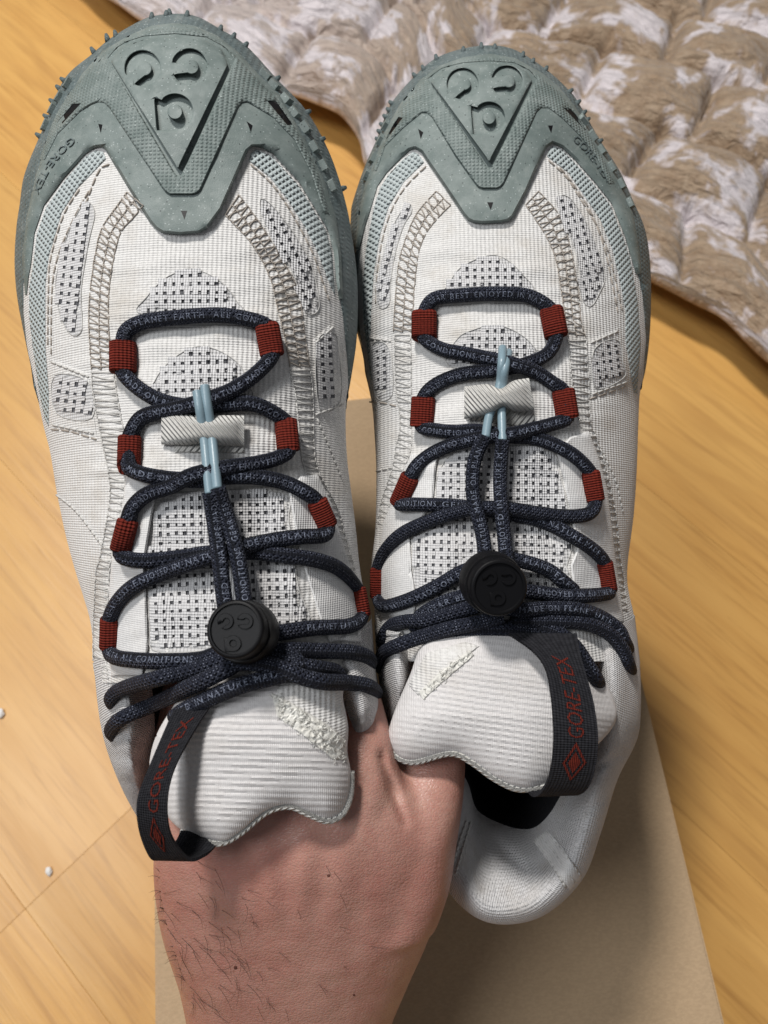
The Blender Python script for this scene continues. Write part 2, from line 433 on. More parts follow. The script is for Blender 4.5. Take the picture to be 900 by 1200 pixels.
def quiltm():
    m = NT('quilt_satin'); o = m.ob(); u = m.uv()
    n1 = m.noise(m.map(u, scale=(1, 1.25, 1)), 0.20, 3, 0.55, 0.35); n2 = m.noise(u, 0.9, 4, 0.6, 0.3)
    c = m.mix(m.ramp(n2, [(0.35, (0, 0, 0)), (0.7, (1, 1, 1))]), (0.36, 0.265, 0.18), (0.27, 0.18, 0.11))
    f = m.ramp(m.math('ADD', m.math('MULTIPLY', n1, 0.70), m.math('MULTIPLY', n2, 0.30)), [(0.51, (0, 0, 0)), (0.575, (1, 1, 1))])  # pale patches: satin highlights painted into the colour
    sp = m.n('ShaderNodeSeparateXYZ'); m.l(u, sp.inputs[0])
    pale = m.math('SUBTRACT', 1.0, m.math('DIVIDE', sp.outputs[0], 46.0), clamp=True)      # more of the painted highlight towards one end of the quilt
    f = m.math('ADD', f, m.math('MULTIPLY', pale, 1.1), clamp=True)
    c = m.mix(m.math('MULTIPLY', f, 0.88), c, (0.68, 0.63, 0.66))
    m.addbump(m.noise(m.map(u, scale=(0.5, 1.7, 1), rot=(0, 0, 0.2)), 1.1, 4, 0.6, 0.5), 0.9, 0.009); m.addbump(m.noise(u, 30, 2), 0.15, 0.0005)
    return m.done(c, 0.55, 0.35, Sheen_Weight=0.2)
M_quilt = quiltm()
M_crumb = plain('white_crumb', (0.75, 0.74, 0.72), 0.6, 0.3)
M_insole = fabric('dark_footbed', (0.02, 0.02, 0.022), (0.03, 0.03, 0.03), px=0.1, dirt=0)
# ------------------------------------------------------------------ floor of planks
fl = mk('floor', [(-3, -3, -0.004), (3, -3, -0.004), (3, 3, -0.004), (-3, 3, -0.004)], [(0, 1, 2, 3)], plain('floor_joint', (0.42, 0.22, 0.08), 0.8, 0.1), smooth=False)
fl['kind'] = 'structure'
def plank_mesh(L, Wd):
    b = 0.00012; z = 0.0; V = []
    for s, q, zz in ((0, 0, -0.003), (0, 0, z-b), (b, b, z)):
        V += [(s, q, zz), (L-s, q, zz), (L-s, Wd-q, zz), (s, Wd-q, zz)]
    Fc = [(8, 9, 10, 11)]
    for k in (0, 4):
        for i in range(4): j = (i+1) % 4; Fc.append((k+i, k+j, k+4+j, k+4+i))
    me = bpy.data.meshes.new('plank'); me.from_pydata(V, [], Fc); me.materials.append(M_wood); me.update(); return me
PL, PW = 0.80, 0.165; pm = plank_mesh(PL-0.00015, PW-0.00015)
pd = Vector((math.sin(math.radians(45)), -math.cos(math.radians(45)), 0)); pn = Vector((pd.y*-1, pd.x, 0))
seam = GP(30, 1065)
for r in range(-16, 17):
    off = random.uniform(0, PL)
    if r in (0, -1): off = 0.0
    for q in range(-5, 5):
        base = seam + pn*(r*PW) + pd*(q*PL+off)
        c = base + pd*PL/2 + pn*PW/2
        if abs(c.x) > 1.5 or c.y < -1.2 or c.y > 2.0: continue
        o = bpy.data.objects.new('plank', pm); link(o, fl)
        o.location = (base.x, base.y, 0.0); o.rotation_euler = (0, 0, math.atan2(pd.y, pd.x))
# ------------------------------------------------------------------ kraft shoebox
psi = math.radians(6.7); bf = Vector((-math.sin(psi), math.cos(psi), 0)); br = Vector((math.cos(psi), math.sin(psi), 0))
bl = GP(181, 1200, BOX_H); brt = GP(850, 1200, BOX_H); bfar = GP(425, 466, BOX_H)
x0 = bl.dot(br); x1 = brt.dot(br); y1 = bfar.dot(bf); y0 = y1-0.375
bc = br*((x0+x1)/2) + bf*((y0+y1)/2); bw = (x1-x0)/2; bh = (y1-y0)/2
box = thing('shoebox', (bc.x, bc.y, 0), 'flat brown kraft cardboard shoebox lying on the floor under the shoes', 'box')
box.rotation_euler = (0, 0, psi)
def shell_box(name, hx, hy, z0, z1, th, openb, r=0.0015):
    bm = bmesh.new(); bmesh.ops.create_cube(bm, size=1)
    for v in bm.verts: v.co = Vector((v.co.x*2*hx, v.co.y*2*hy, z0 if v.co.z < 0 else z1))
    bmesh.ops.bevel(bm, geom=[e for e in bm.edges], offset=r, segments=2, affect='EDGES')
    me = bpy.data.meshes.new(name); bm.to_mesh(me); bm.free(); me.materials.append(M_kraft)
    o = bpy.data.objects.new(name, me); link(o, box); return o
shell_box('lid', bw, bh, BOX_H-0.042, BOX_H, 0.002, True)
shell_box('box_body', bw-0.003, bh-0.003, 0.0005, BOX_H-0.043, 0.002, False)
# ------------------------------------------------------------------ quilt
def quilt():
    ZE = 0.040
    epx = [(60, -60), (110, -20), (160, 15), (240, 70), (320, 100), (365, 112), (400, 130), (420, 160), (440, 205), (520, 232), (620, 262), (700, 292), (770, 325), (830, 358), (900, 412), (990, 480), (1080, 550)]
    E = [GP(x, y, ZE) for x, y in epx]; E = [Vector(tuple(p)) for p in resample(cr([tuple(e) for e in E], 8), 0.0035)]
    n = len(E); T = frames(E); away = Vector((0.42, 0.91, 0)).normalized()
    V = []; uv = []; Fc = []
    ts = [-0.03, -0.02, -0.010, 0.0, 0.0] ; 
    rows = []
    prof = [(0.16, 0.001-ZE), (0.10, -0.030), (0.05, -0.020), (0.022, -0.015), (0.008, -0.012), (0.002, -0.009), (0.0, -0.005), (0.001, -0.001)]   # the hem, its underside running back to the floor
    tt = np.concatenate([np.linspace(0.004, 0.30, 85), np.linspace(0.306, 0.75, 60)])
    hs = []
    cells_s, cells_t = 0.100, 0.076
    s = 0; SS = [0]
    for i in range(1, n): s += (E[i]-E[i-1]).length; SS.append(s)
    def seam_d(a, per):
        q = abs((a/per) % 1.0 - 0.5); return q*2       # 0 centre .. 1 on the seam
    for i in range(n):
        p = E[i]; wob = 0.006*noise.noise(Vector((SS[i]*22, 0, 3)))
        for (d, z) in prof:
            q = p + away*(d + wob); V.append((q.x, q.y, max(0.002, ZE+z*(1+0.25*noise.noise(Vector((SS[i]*30, 1, 0))))))); uv.append((SS[i]*100, -d*100-2))
        for t in tt:
            q = p + away*(t+wob)
            ws = SS[i] + 0.016*noise.noise(Vector((SS[i]*9, t*9, 0.5))); wt = t + 0.014*noise.noise(Vector((SS[i]*9, t*9, 7.5)))
            row = math.floor(wt/cells_t)
            a = seam_d(ws + 0.4*cells_s*(row % 2) + 0.015*row, cells_s); b = seam_d(wt+cells_t*0.1, cells_t)
            puff = (1-a**2.4)*(1-b**2.4)
            crease = 0.8*math.exp(-((1-a)/0.08)**2)+1.0*math.exp(-((1-b)/0.09)**2)
            nn = noise.fractal(Vector((ws*30, wt*48, 2)), 1.0, 2.1, 3)
            rid = 1-abs(noise.noise(Vector((ws*14+3, wt*78, 5))))
            h = 0.014*puff - 0.014*crease + 0.0030*nn + 0.0105*(rid-0.6)*(1-0.2*puff) + 0.014*noise.noise(Vector((SS[i]*5, t*5, 9)))*min(1, t/0.05)
            h *= min(1, t/0.02+0.25)
            V.append((q.x, q.y, ZE + h)); uv.append((ws*100, wt*100))
    m = len(prof)+len(tt)
    for i in range(n-1):
        for k in range(m-1):
            a = i*m+k; Fc.append((a, a+m, a+m+1, a+1))
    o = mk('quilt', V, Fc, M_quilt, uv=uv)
    sm = o.modifiers.new('smooth', 'SMOOTH'); sm.factor = 0.5; sm.iterations = 1
    o['label'] = 'puffy quilted blanket in beige with pale lilac highlights spread on the floor behind the shoes'; o['category'] = 'blanket'
    return o
quilt()
def crumb(px, py, r, label):
    bm = bmesh.new(); bmesh.ops.create_icosphere(bm, subdivisions=2, radius=r)
    for v in bm.verts: v.co *= 1+0.4*noise.noise(v.co*900+Vector((px, 0, 0))); v.co.z *= 0.7; v.co.y *= 1.5
    me = bpy.data.meshes.new('crumb'); bm.to_mesh(me); bm.free(); me.materials.append(M_crumb)
    o = bpy.data.objects.new('crumb', me); link(o); p = GP(px, py); o.location = (p.x, p.y, r*0.6); o.rotation_euler = (0, 0, 0.3)
    o['label'] = label; o['category'] = 'crumb'
crumb(58, 1021, 0.0019, 'small white crumb on the floorboards near the wrist')
crumb(2, 836, 0.0022, 'small white crumb on the floor at the left edge of the picture')
# ------------------------------------------------------------------ shoes
class FSurf:
    def __init__(s, zf): s.zf = zf
    def at(s, x, y, h=0.0): return W(x, y, s.zf(x, y)-h)
    def add(s, v, f): pass
def arc(cx, cy, r, a0, a1, n):
    return [(cx+r*math.cos(a0+(a1-a0)*i/n), cy-r*math.sin(a0+(a1-a0)*i/n)) for i in range(n+1)]
def emblem(g1, g2, g3, R):               # three round hooks set in a triangle
    D = math.radians; L = []
    for (c, gap) in ((g1, 222), (g2, 187)):
        a0 = D(gap+20); a1 = D(gap-20+360)
        o = arc(c[0], c[1], R, a0, a1, 28)
        i = arc(c[0]+R*0.12, c[1]+R*0.02, R*0.40, a1-D(14), a0+D(30), 16)
        L.append(o+i)
    c = g3
    o = arc(c[0], c[1], R, D(138), D(-95), 26)
    L.append([(c[0]-R*1.00, c[1]+R*1.04), (c[0]-R*1.14, c[1]-R*0.78)] + o)
    L.append(arc(c[0], c[1], R*0.42, 0, D(350), 18))
    return L
def lattice(polys, surf, parent, hh=0.0007):
    A = Acc(); B = Acc()
    for poly, px, py, rot in polys:
        c, s = math.cos(rot), math.sin(rot); Pl = [np.array(poly)]
        ctr = np.mean(np.array(poly), 0)
        loc = [((x-ctr[0])*c+(y-ctr[1])*s, -(x-ctr[0])*s+(y-ctr[1])*c) for x, y in poly]
        u0 = min(p[0] for p in loc); u1 = max(p[0] for p in loc); v0 = min(p[1] for p in loc); v1 = max(p[1] for p in loc)
        def px2(u, v): return (ctr[0]+u*c-v*s, ctr[1]+u*s+v*c)
        def quad(acc, ua, ub, va, vb, h):
            P = [surf.at(*px2(u, v), h) for u, v in ((ua, va), (ua, vb), (ub, vb), (ub, va))]
            acc.add(P, [(0, 1, 2, 3)])
        nu = int((u1-u0)/px)+1; nv = int((v1-v0)/py)+1
        cells = []
        for i in range(nu):
            for j in range(nv): cells.append((u0+i*px, v0+j*py))
        cen = np.array([px2(u+px/2, v+py/2) for u, v in cells]); ok = inside(cen, Pl)
        allc = np.ones(len(cells), bool)
        for du, dv in ((px*.6, py*.5), (px, py*.5), (px*.6, py*.95), (px, py*.95)):
            allc &= inside(np.array([px2(u+du, v+dv) for u, v in cells]), Pl)
        for k, (u, v) in enumerate(cells):
            if not ok[k] or not allc[k]: continue
            u += random.uniform(-.5, .5); v += random.uniform(-.5, .5)
            fx = 0.61+random.uniform(-.07, .07); fy = 0.46+random.uniform(-.12, .10)
            if allc[k]:
                quad(A, u, u+px*fx, v, v+py, hh); quad(A, u+px*fx, u+px, v, v+py*(1-fy), hh)
                quad(B, u+px*fx-0.6, u+px+0.6, v+py*(1-fy)-0.6, v+py+0.6, 0.00025)
    b = B.build('mesh_underlay', M_under, parent, stuff=True)
    a = A.build('open_mesh', M_lattice, parent, smooth=False, stuff=True)
def ladder(rails, surf, acc, step, rad=0.00018, h=0.0003, zig=True, jit=1.0):
    R = [resample(cr(r, 6), 3.0) for r in rails]; n = min(len(r) for r in R)
    R = [resample(r, 1) if False else [np.array([np.interp(k/(n-1)*(len(r)-1), range(len(r)), np.array(r)[:, j]) for j in (0, 1)]) for k in range(n)] for r in R]
    def run(pts):
        P = [surf.at(p[0], p[1], h) for p in pts]
        if len(P) > 1: acc.add(*tube_geo(P, rad, 4))
    for r in R:
        i = 0
        while i < n-1:                       # short stitches with small gaps
            j = min(n-1, i+max(2, int(step/3*random.uniform(0.8, 1.2))))
            run([r[q]+np.array([random.uniform(-.4, .4), 0]) for q in range(i, j+1)]); i = j+ (0 if random.random() < .8 else 1)
    for a, b in zip(R, R[1:]):
        L = np.cumsum([0]+[np.linalg.norm(a[i+1]-a[i]) for i in range(n-1)])
        s = 0; k = 0
        while s < L[-1]:
            i = int(np.interp(s, L, range(n))); d = (int(step*0.45/3)+1) if (zig and k % 2) else 0
            i2 = min(n-1, i+d); m = (a[i]+b[i2])/2+np.array([random.uniform(-jit, jit)*.6, random.uniform(-jit, jit)*.6])
            run([a[i], m, b[i2]]); s += step*random.uniform(0.4, 0.62); k += 1
def dashed(path, surf, acc, dash=9, gap=3, rad=0.00028, h=0.0004):
    P = resample(cr(path, 6), 1.5); i = 0; n = len(P)
    while i < n-2:
        j = min(n-1, i+int(dash/1.5)); Q = [surf.at(p[0], p[1], h if 0 < q < j-i else 0.0) for q, p in enumerate(P[i:j+1])]
        acc.add(*tube_geo(Q, rad, 4)); i = j+int(gap/1.5)
def sq_sleeve(name, P, rx, rz, mat, parent, ex=3.2, sides=20):
    P = [Vector(p) for p in P]; T = frames(P); V = []; Fc = []; uv = []; s = 0
    for i, p in enumerate(P):
        if i: s += (P[i]-P[i-1]).length
        t = T[i]; N = (CL-p).normalized(); N = (N-t*N.dot(t)).normalized(); B = N.cross(t)
        for k in range(sides):
            a = 2*math.pi*k/sides; ca, sa = math.cos(a), math.sin(a)
            q = (abs(ca)**ex+abs(sa)**ex)**(-1/ex)
            f = 0.90 if i in (0, len(P)-1) else 1
            V.append(p+N*(ca*q*rz*f)+B*(sa*q*rx*f)); uv.append((s*100, sa*q*rx*100+(0 if ca > 0 else 2)))
    for i in range(len(P)-1):
        for k in range(sides):
            a = i*sides+k; b = i*sides+(k+1) % sides; Fc.append((a, b, b+sides, a+sides))
    Fc.append(tuple(range(sides-1, -1, -1))); Fc.append(tuple((len(P)-1)*sides+k for k in range(sides)))
    return mk(name, V, Fc, mat, parent, uv=uv, auto=60), V, Fc
PHRASE = 'ALL CONDITIONS GEAR BEST ENJOYED IN NATURE MADE ON PLANET EARTH  '
def lace_text(P, r, acc, start, m0=0.006, m1=0.006, size=0.0016, flip=False):
    P = [Vector(p) for p in P]
    if flip: P = P[::-1]
    L = np.cumsum([0]+[(P[i+1]-P[i]).length for i in range(len(P)-1)]); A = np.array([tuple(p) for p in P]); T = frames(P); TA = np.array([tuple(t) for t in T])
    s = m0; k = start
    tilt = random.uniform(-0.25, 0.25)
    while True:
        ch = PHRASE[k % len(PHRASE)]; k += 1
        if ch == ' ':
            s += size*0.7
            if s > L[-1]-m1: break
            continue
        V, Fc = text_geo(ch); wd = max(v[0] for v in V)
        if s+wd*size > L[-1]-m1: break
        out = []
        for x, y in V:
            q = s+x*size; p = Vector([np.interp(q, L, A[:, j]) for j in range(3)]); t = Vector([np.interp(q, L, TA[:, j]) for j in range(3)]).normalized()
            N = (CL-p).normalized(); N = (N-t*N.dot(t)).normalized(); B = N.cross(t)
            a = (y-0.5)*size/r+tilt
            out.append(p+(N*math.cos(a)+B*math.sin(a))*(r+0.00012))
        acc.add(out, Fc); s += (wd+0.26)*size
def ribbon(name, st, mat, parent, th=0.0009, n=8):
    """st: stations ((xl,yl),(xr,yr),depth)"""
    S_ = cr([(a[0], a[1], b[0], b[1], z) for a, b, z in st], n); nw = 6
    top = []; uv = []; s = 0; prev = None
    for q in S_:
        row = []
        for k in range(nw+1):
            f = k/nw; row.append(W(q[0]+(q[2]-q[0])*f, q[1]+(q[3]-q[1])*f, q[4]))
        if prev is not None: s += (row[nw//2]-prev).length
        prev = row[nw//2]
        top.append(row); 
        for k in range(nw+1): uv.append((k/nw*0.9, s*100))
    m = len(top); V = [p for r in top for p in r]
    nrm = []
    for i in range(m):
        for k in range(nw+1):
            a = top[min(i+1, m-1)][k]-top[max(i-1, 0)][k]; b = top[i][min(k+1, nw)]-top[i][max(k-1, 0)]
            nn = a.cross(b); nrm.append(nn.normalized() if nn.length > 1e-12 else FWD)
    if nrm[0].dot(CL-V[0]) > 0: sg = -1
    else: sg = 1
    V2 = [v+nn*sg*th for v, nn in zip(V, nrm)]; N = len(V); Fc = []
    for i in range(m-1):
        for k in range(nw):
            a = i*(nw+1)+k; q = (a, a+1, a+nw+2, a+nw+1); Fc.append(q); Fc.append(tuple(x+N for x in reversed(q)))
        for k in (0, nw):
            a = i*(nw+1)+k; b = a+nw+1; Fc.append((a, b, b+N, a+N))
    o = mk(name, V+V2, Fc, mat, parent, uv=uv+uv, auto=60)
    Ls = np.cumsum([0]+[(top[i+1][nw//2]-top[i][nw//2]).length for i in range(m-1)])
    def on(sv, f):                   # a point on the outer face: length along, fraction across
        i = float(np.interp(sv, Ls, range(m))); i0 = min(int(i), m-2); ti = i-i0
        k = f*nw; k0 = min(max(int(k), 0), nw-1); tk = k-k0
        def g(ii, kk): return V[ii*(nw+1)+kk]-nrm[ii*(nw+1)+kk]*sg*0.00018
        return (g(i0, k0)*(1-tk)+g(i0, k0+1)*tk)*(1-ti)+(g(i0+1, k0)*(1-tk)+g(i0+1, k0+1)*tk)*ti
    return o, on, Ls[-1]
def lathe(prof, c, ax, n=40):
    ax = ax.normalized(); e1 = ax.orthogonal().normalized(); e2 = ax.cross(e1); V = []; Fc = []
    for r, z in prof:
        for k in range(n):
            a = 2*math.pi*k/n; V.append(c+ax*z+(e1*math.cos(a)+e2*math.sin(a))*r)
    for i in range(len(prof)-1):
        for k in range(n):
            a = i*n+k; b = i*n+(k+1) % n; Fc.append((a, b, b+n, a+n))
    Fc.append(tuple((len(prof)-1)*n+k for k in range(n)))
    return V, Fc

def build_shoe(D):
    ol = resample(cr(D['outline'], 5), 5.0)
    zo = lambda y: float(np.interp(y, *zip(*D['zo']))); zs = lambda y: float(np.interp(y, *zip(*D['zs'])))
    sx = lambda y: float(np.interp(y, *zip(*D['spine'])))
    ys, yr = D['ys'], D['yr']
    cen = lambda y: (sx(min(max(y, ys), yr)), min(max(y, ys), yr))
    root = thing('trail_shoe', tuple(W(sx(500), 500, D['zsole'][1][1]+0.02)), D['label'], 'shoe', 'pair of trail shoes')
    surf = Surf(cen)
    RR = [0, .012, .03, .055, .085, .12, .16, .205, .25, .30, .35, .41, .47, .54, .61, .68, .76, .84, .92, 1.0]
    prof = lambda r: (1-(1-r)**2.5)**0.66
    V = []; Fc = []; m = len(RR); n = len(ol)
    for p in ol:
        c = cen(p[1])
        za = zo(p[1]); zb = zs(c[1])
        for r in RR:
            x = p[0]+(c[0]-p[0])*r; y = p[1]+(c[1]-p[1])*r
            dz = prof(r)
            tr = D.get('throat')                                 # the tongue sits a little lower between the eyestays
            z = za+(zb-za)*dz
            if y > tr[0]: z += tr[2]*min(1, (y-tr[0])/60)*max(0, min(1, (r-0.50)/0.15))
            if r > 0.1:                                          # soft wrinkles in the worn cloth
                e = min(1, (r-0.1)/0.2)*min(1, max(0, (y-230)/80))
                z += e*(0.0009*noise.noise(Vector((x*.018, y*.03, 4+D['seed']))) + 0.0006*noise.noise(Vector((x*.05, y*.09, 8+D['seed']))) + 0.0005*(1-2*abs(noise.noise(Vector((x*.025, y*.075, 2+D['seed']))))))
            V.append(W(x, y, z))
    for i in range(n-1):
        for k in range(m-1):
            a = i*m+k; Fc.append((a, a+1, a+m+1, a+m))
    upper = mk('upper', V, Fc, M_white, root); surf.add(V, Fc)
    # ---- quarter walls and sole underneath
    zsole = lambda y: float(np.interp(y, *zip(*D['zsole'])))
    ring = []; body = W(sx(500), 500, zsole(500))
    def lat(x, y, z, z2, inset):                                  # straight down from a rim point to the sole
        p = W(x, y, z); q = p+FWD*(z2-z); c = W(*cen(y), z2); d = c-q; d.normalize(); return q+d*inset
    co = cr([(a[0], a[1], b) for a, b in D['co']], 3)
    rim = [(p[0], p[1], zo(p[1])+0.0008) for p in ol]
    heel = [(p[0], p[1], p[2]) for p in co]                        # right front -> heel -> left front
    heel = [h for h in heel if h[1] > yr-10]
    full = rim+heel; top = []; bot = []; edge = []
    for i, (x, y, z) in enumerate(full):
        fr = y < D['ysole'] and i < len(rim)
        top.append(W(x, y, z))
        zt = zsole(y)
        edge.append(lat(x, y, z, zt if not fr else z+0.004, 0.004 if not fr else -0.0))
        bot.append(lat(x, y, z, zt+0.026, 0.007))
    N = len(full); V = top+edge; Fc = [(i, (i+1) % N, (i+1) % N+N, i+N) for i in range(N)]
    fm = [1 if (full[i][1] < D['ysole'] and i < len(rim)) else 0 for i in range(N)]
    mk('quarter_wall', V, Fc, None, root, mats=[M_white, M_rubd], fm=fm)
    mid = [(e+b)/2 + (e-body).normalized()*0.001 for e, b in zip(edge, bot)]
    V = edge+mid+bot; Fc = [(k*N+i, k*N+(i+1) % N, (k+1)*N+(i+1) % N, (k+1)*N+i) for k in (0, 1) for i in range(N)]
    c = len(V); V.append(sum(bot, Vector())/N); Fc += [(2*N+i, 2*N+(i+1) % N, c) for i in range(N)]
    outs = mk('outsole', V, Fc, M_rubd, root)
    # ---- rubber
    inner = D['cap_in']
    sil = [tuple(p) for p in ol if p[1] < D['ysole']-5]
    inner = [(x+(x-cen(y)[0])*0.02+(0 if abs(x-cen(y)[0]) > 40 else 0), y-2.5) for x, y in inner]
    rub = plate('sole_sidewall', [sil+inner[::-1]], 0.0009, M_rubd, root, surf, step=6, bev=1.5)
    bump = plate('toe_bumper', [D['bump_out']+D['bump_in'][::-1]], 0.0019, M_rub, root, surf, step=6, bev=3.2, bevh=0.0012)
    tp = D['tri']; tg = D['tri_gap']
    tex = plate('textured_toe_panel', [D['tex_out']+D['tex_in'][::-1]]+[tg]+D['tex_holes'], 0.0010, M_rubg, bump, surf, step=5, bev=1.6, add=False)
    for hp in D['bump_shade']: plate('recess_shade', [hp], 0.0001, M_black2, bump, surf, step=6, bev=0, hb=-0.0002, add=False)  # flat black plates, painting the shade of small recesses
    for hp in D['tex_holes']: plate('slot_shade', [hp], 0.0001, M_black2, bump, surf, step=6, bev=0, hb=-0.0002, add=False)  # black plate in each slot stands in for the shade of a deep cut
    gl = emblem(*D['emblem'])
    plate('toe_emblem_panel', [tp]+gl, 0.0023, M_rub, bump, surf, step=4, bev=0.9, bevh=0.0004)
    # studs along the sole rim
    A = Acc()
    for (x, y, dx, dy) in D['studs']:
        z = surf.depth(x, y) or zo(y)
        p = W(x-dx*0.4, y-dy*0.4, z+0.0005); q = W(x+dx*0.8, y+dy*0.8, z+0.0012)
        A.add(*tube_geo([p, p.lerp(q, .6), q], [0.0011, 0.0009, 0.0006], 7))
    A.build('sole_studs', M_rubd, outs, stuff=True)
    A = Acc()
    for (x, y, dx, dy, wd) in D['cleats']:
        c = surf.at(x, y, 0.0006); t = (surf.at(x+dx*4, y+dy*4, 0.0006)-c).normalized(); nn = (CL-c).normalized(); b = t.cross(nn).normalized(); nn = b.cross(t)
        hx, hy, hz = 0.0021, 0.0016*wd, 0.0011
        P = [c+t*(i*hx*(0.75 if k > 0 else 1))+b*(j*hy*(0.75 if k > 0 else 1))+nn*(k*hz) for k in (-1, 1) for i, j in ((-1, -1), (1, -1), (1, 1), (-1, 1))]
        A.add(P, [(4, 5, 6, 7), (0, 1, 5, 4), (1, 2, 6, 5), (2, 3, 7, 6), (3, 0, 4, 7)])
    A.build('sole_cleats', M_rub, outs, smooth=False, stuff=True)
    # raised letters on the bumper wing
    A = Acc(); path = resample(cr(D['wing_text'], 6), 1.0); Lp = np.arange(len(path)); PA = np.array(path)
    V2, F2 = text_geo('GORE-TEX'); wmax = max(v[0] for v in V2); sz = len(path)/wmax
    vs = []
    for x, y in V2:
        q = x*sz; p = np.array([np.interp(q, Lp, PA[:, j]) for j in (0, 1)]); p2 = np.array([np.interp(min(q+2, len(path)-1), Lp, PA[:, j]) for j in (0, 1)]); p1 = np.array([np.interp(max(q-2, 0), Lp, PA[:, j]) for j in (0, 1)])
        t = (p2-p1)/max(np.linalg.norm(p2-p1), 1e-6); nv = np.array([t[1], -t[0]]); pp = p+nv*(y-0.5)*D.get('wing_size', 9)
        vs.append((pp[0], pp[1]))
    nV = len(vs); top3 = [surf.at(x, y, 0.0007) for x, y in vs]; low3 = [surf.at(x, y, -0.0002) for x, y in vs]
    cnt = {}
    for f in F2:
        for a, b in zip(f, f[1:]+f[:1]): cnt[(a, b)] = 1
    A.add(top3+low3, list(F2)+[(b, a, a+nV, b+nV) for (a, b) in cnt if (b, a) not in cnt])
    A.build('raised_lettering', M_rubd, bump, smooth=False)
    # ---- textile panels
    for pl in D['mint']: plate('woven_side_panel', [pl], 0.0006, M_mint, root, surf, step=7, bev=1.5)
    for pl in D['patch']: plate('side_patch', [pl], 0.0004, M_white, root, surf, step=7, bev=1.5)
    st = Acc(); stl = Acc()
    for wi in D['windows']:
        pw = [tuple(p) for p in resample(cr(wi[0], 4, True), 5, True)]; plate('mesh_window', [pw], 0.00012, M_meshbase, upper, surf, step=8, bev=0, hb=-0.0003, add=False)
        ring = [surf.at(x, y, 0.0003) for x, y in pw+[pw[0]]]; stl.add(*tube_geo(ring, 0.00013, 5))
    lattice(D['windows'], surf, upper)
    for ra in D['ladders']: ladder(ra, surf, st, 8.5)
    for ra in D['ladders_pale']: ladder(ra, surf, stl, 8.5, rad=0.00022)
    for pa in D['seams']: dashed(pa, surf, st)
    for pa in D['seams_pale']: dashed(pa, surf, stl, 7, 2, rad=0.00034)
    # ---- collar
    nst = len(D['co'])
    rowsG = []
    for i in range(nst):
        (ox, oy), oz = D['co'][i]; (tx, ty), tz = D['ct'][i]; (ix, iy), iz = D['ci'][i]
        O = W(ox, oy, oz); T = W(tx, ty, tz); I = W(ix, iy, iz)
        OL = O+FWD*0.022; ce = W(*D['copen'], iz+0.03); IL = I+FWD*0.02+(ce-I)*0.12; IL2 = I+FWD*0.05+(ce-I)*0.10
        rowsG.append([tuple(p) for p in (OL, O, T, I, IL, IL2)])
    k = 9; rows = []
    lines = [cr([rowsG[i][j] for i in range(nst)], k) for j in range(6)]
    ns = len(lines[0])
    for i in range(ns): rows.append(cr([tuple(lines[j][i]) for j in range(6)], 10))
    mc = len(rows[0]); cut = 10*3+3
    Vc = []; uvc = []; s = 0
    for i in range(ns):
        if i: s += float(np.linalg.norm(rows[i][20]-rows[i-1][20]))
        tt = 0
        for j in range(mc):
            if j: tt += float(np.linalg.norm(rows[i][j]-rows[i][j-1]))
            p = Vector(rows[i][j]); uvc.append((s*100, tt*100))
            if 8 < j < 34: p = p+(CL-p).normalized()*(0.0009*noise.noise(Vector((s*60, tt*90, D['seed']))) + 0.0020*noise.noise(Vector((s*22, tt*30, 3+D['seed']))))
            for (fx, fy, gx, gy, wd, am) in D.get('folds', []):      # soft creases pressed into the padding
                q = RMI @ (p-CL); X = CX-q.x*F/q.z; Y = CY+q.y*F/q.z
                t = min(max(((X-fx)*(gx-fx)+(Y-fy)*(gy-fy))/((gx-fx)**2+(gy-fy)**2), 0), 1); dd = math.hypot(X-fx-(gx-fx)*t, Y-fy-(gy-fy)*t)
                if j < 40: p = p-(CL-p).normalized()*am*math.exp(-(dd/wd)**2)
            Vc.append(p)
    Fw = []; Fd = []
    for i in range(ns-1):
        for j in range(mc-1):
            q = (i*mc+j, i*mc+j+1, (i+1)*mc+j+1, (i+1)*mc+j); (Fw if j < cut else Fd).append(q)
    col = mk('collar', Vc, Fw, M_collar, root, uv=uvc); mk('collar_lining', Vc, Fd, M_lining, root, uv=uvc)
    surf.add(Vc, Fw)
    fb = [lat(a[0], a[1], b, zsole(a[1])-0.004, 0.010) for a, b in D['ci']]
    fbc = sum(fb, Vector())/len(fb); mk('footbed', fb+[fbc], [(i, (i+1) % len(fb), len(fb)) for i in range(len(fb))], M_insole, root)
    for pa in D['collar_seams']: dashed(pa, surf, stl, 7, 2, rad=0.0004, h=0.0005)
    for pl in D['collar_tape']: plate('seam_tape', [pl], 0.0009, M_white_flat, col, surf, step=5, bev=1.5)
    # ---- tongue
    tpoly = [tuple(p) for p in resample(cr(D['tongue'], 6, True), 3.5, True)]
    fs = FSurf(lambda x, y: float(np.interp(y, *zip(*D['tz'])))+D['tslope']*(x-D['tx'])**2)
    an = D['rib_rot']
    def td(x, y, d):
        v = y*math.cos(an)-x*math.sin(an)
        rib = math.sin(2*math.pi*v/D['rib']+0.6*noise.noise(Vector((x*.02, y*.02, 1))))
        edge = 1-math.exp(-d/14.0)
        return 0.0045*edge + 0.00019*rib*min(1, d/6) + 0.0012*noise.noise(Vector((x*.012, y*.016, D['seed'])))
    ton = plate('tongue', [tpoly], 0.001, M_tongue, root, fs, step=2.2, bev=2, bevh=0.0006, hb=-0.004, disp=td)
    surf.add([v.co+root_loc(root) for v in ton.data.vertices], [tuple(p.vertices) for p in ton.data.polygons])
    hem = [fs.at(x, y, 0.0005) for x, y in resample(cr(D['hem'], 6), 3)]
    V, Fc, uv = tube_geo(hem, 0.0011, 8); mk('tongue_hem', V, Fc, M_tape, ton, uv=uv)
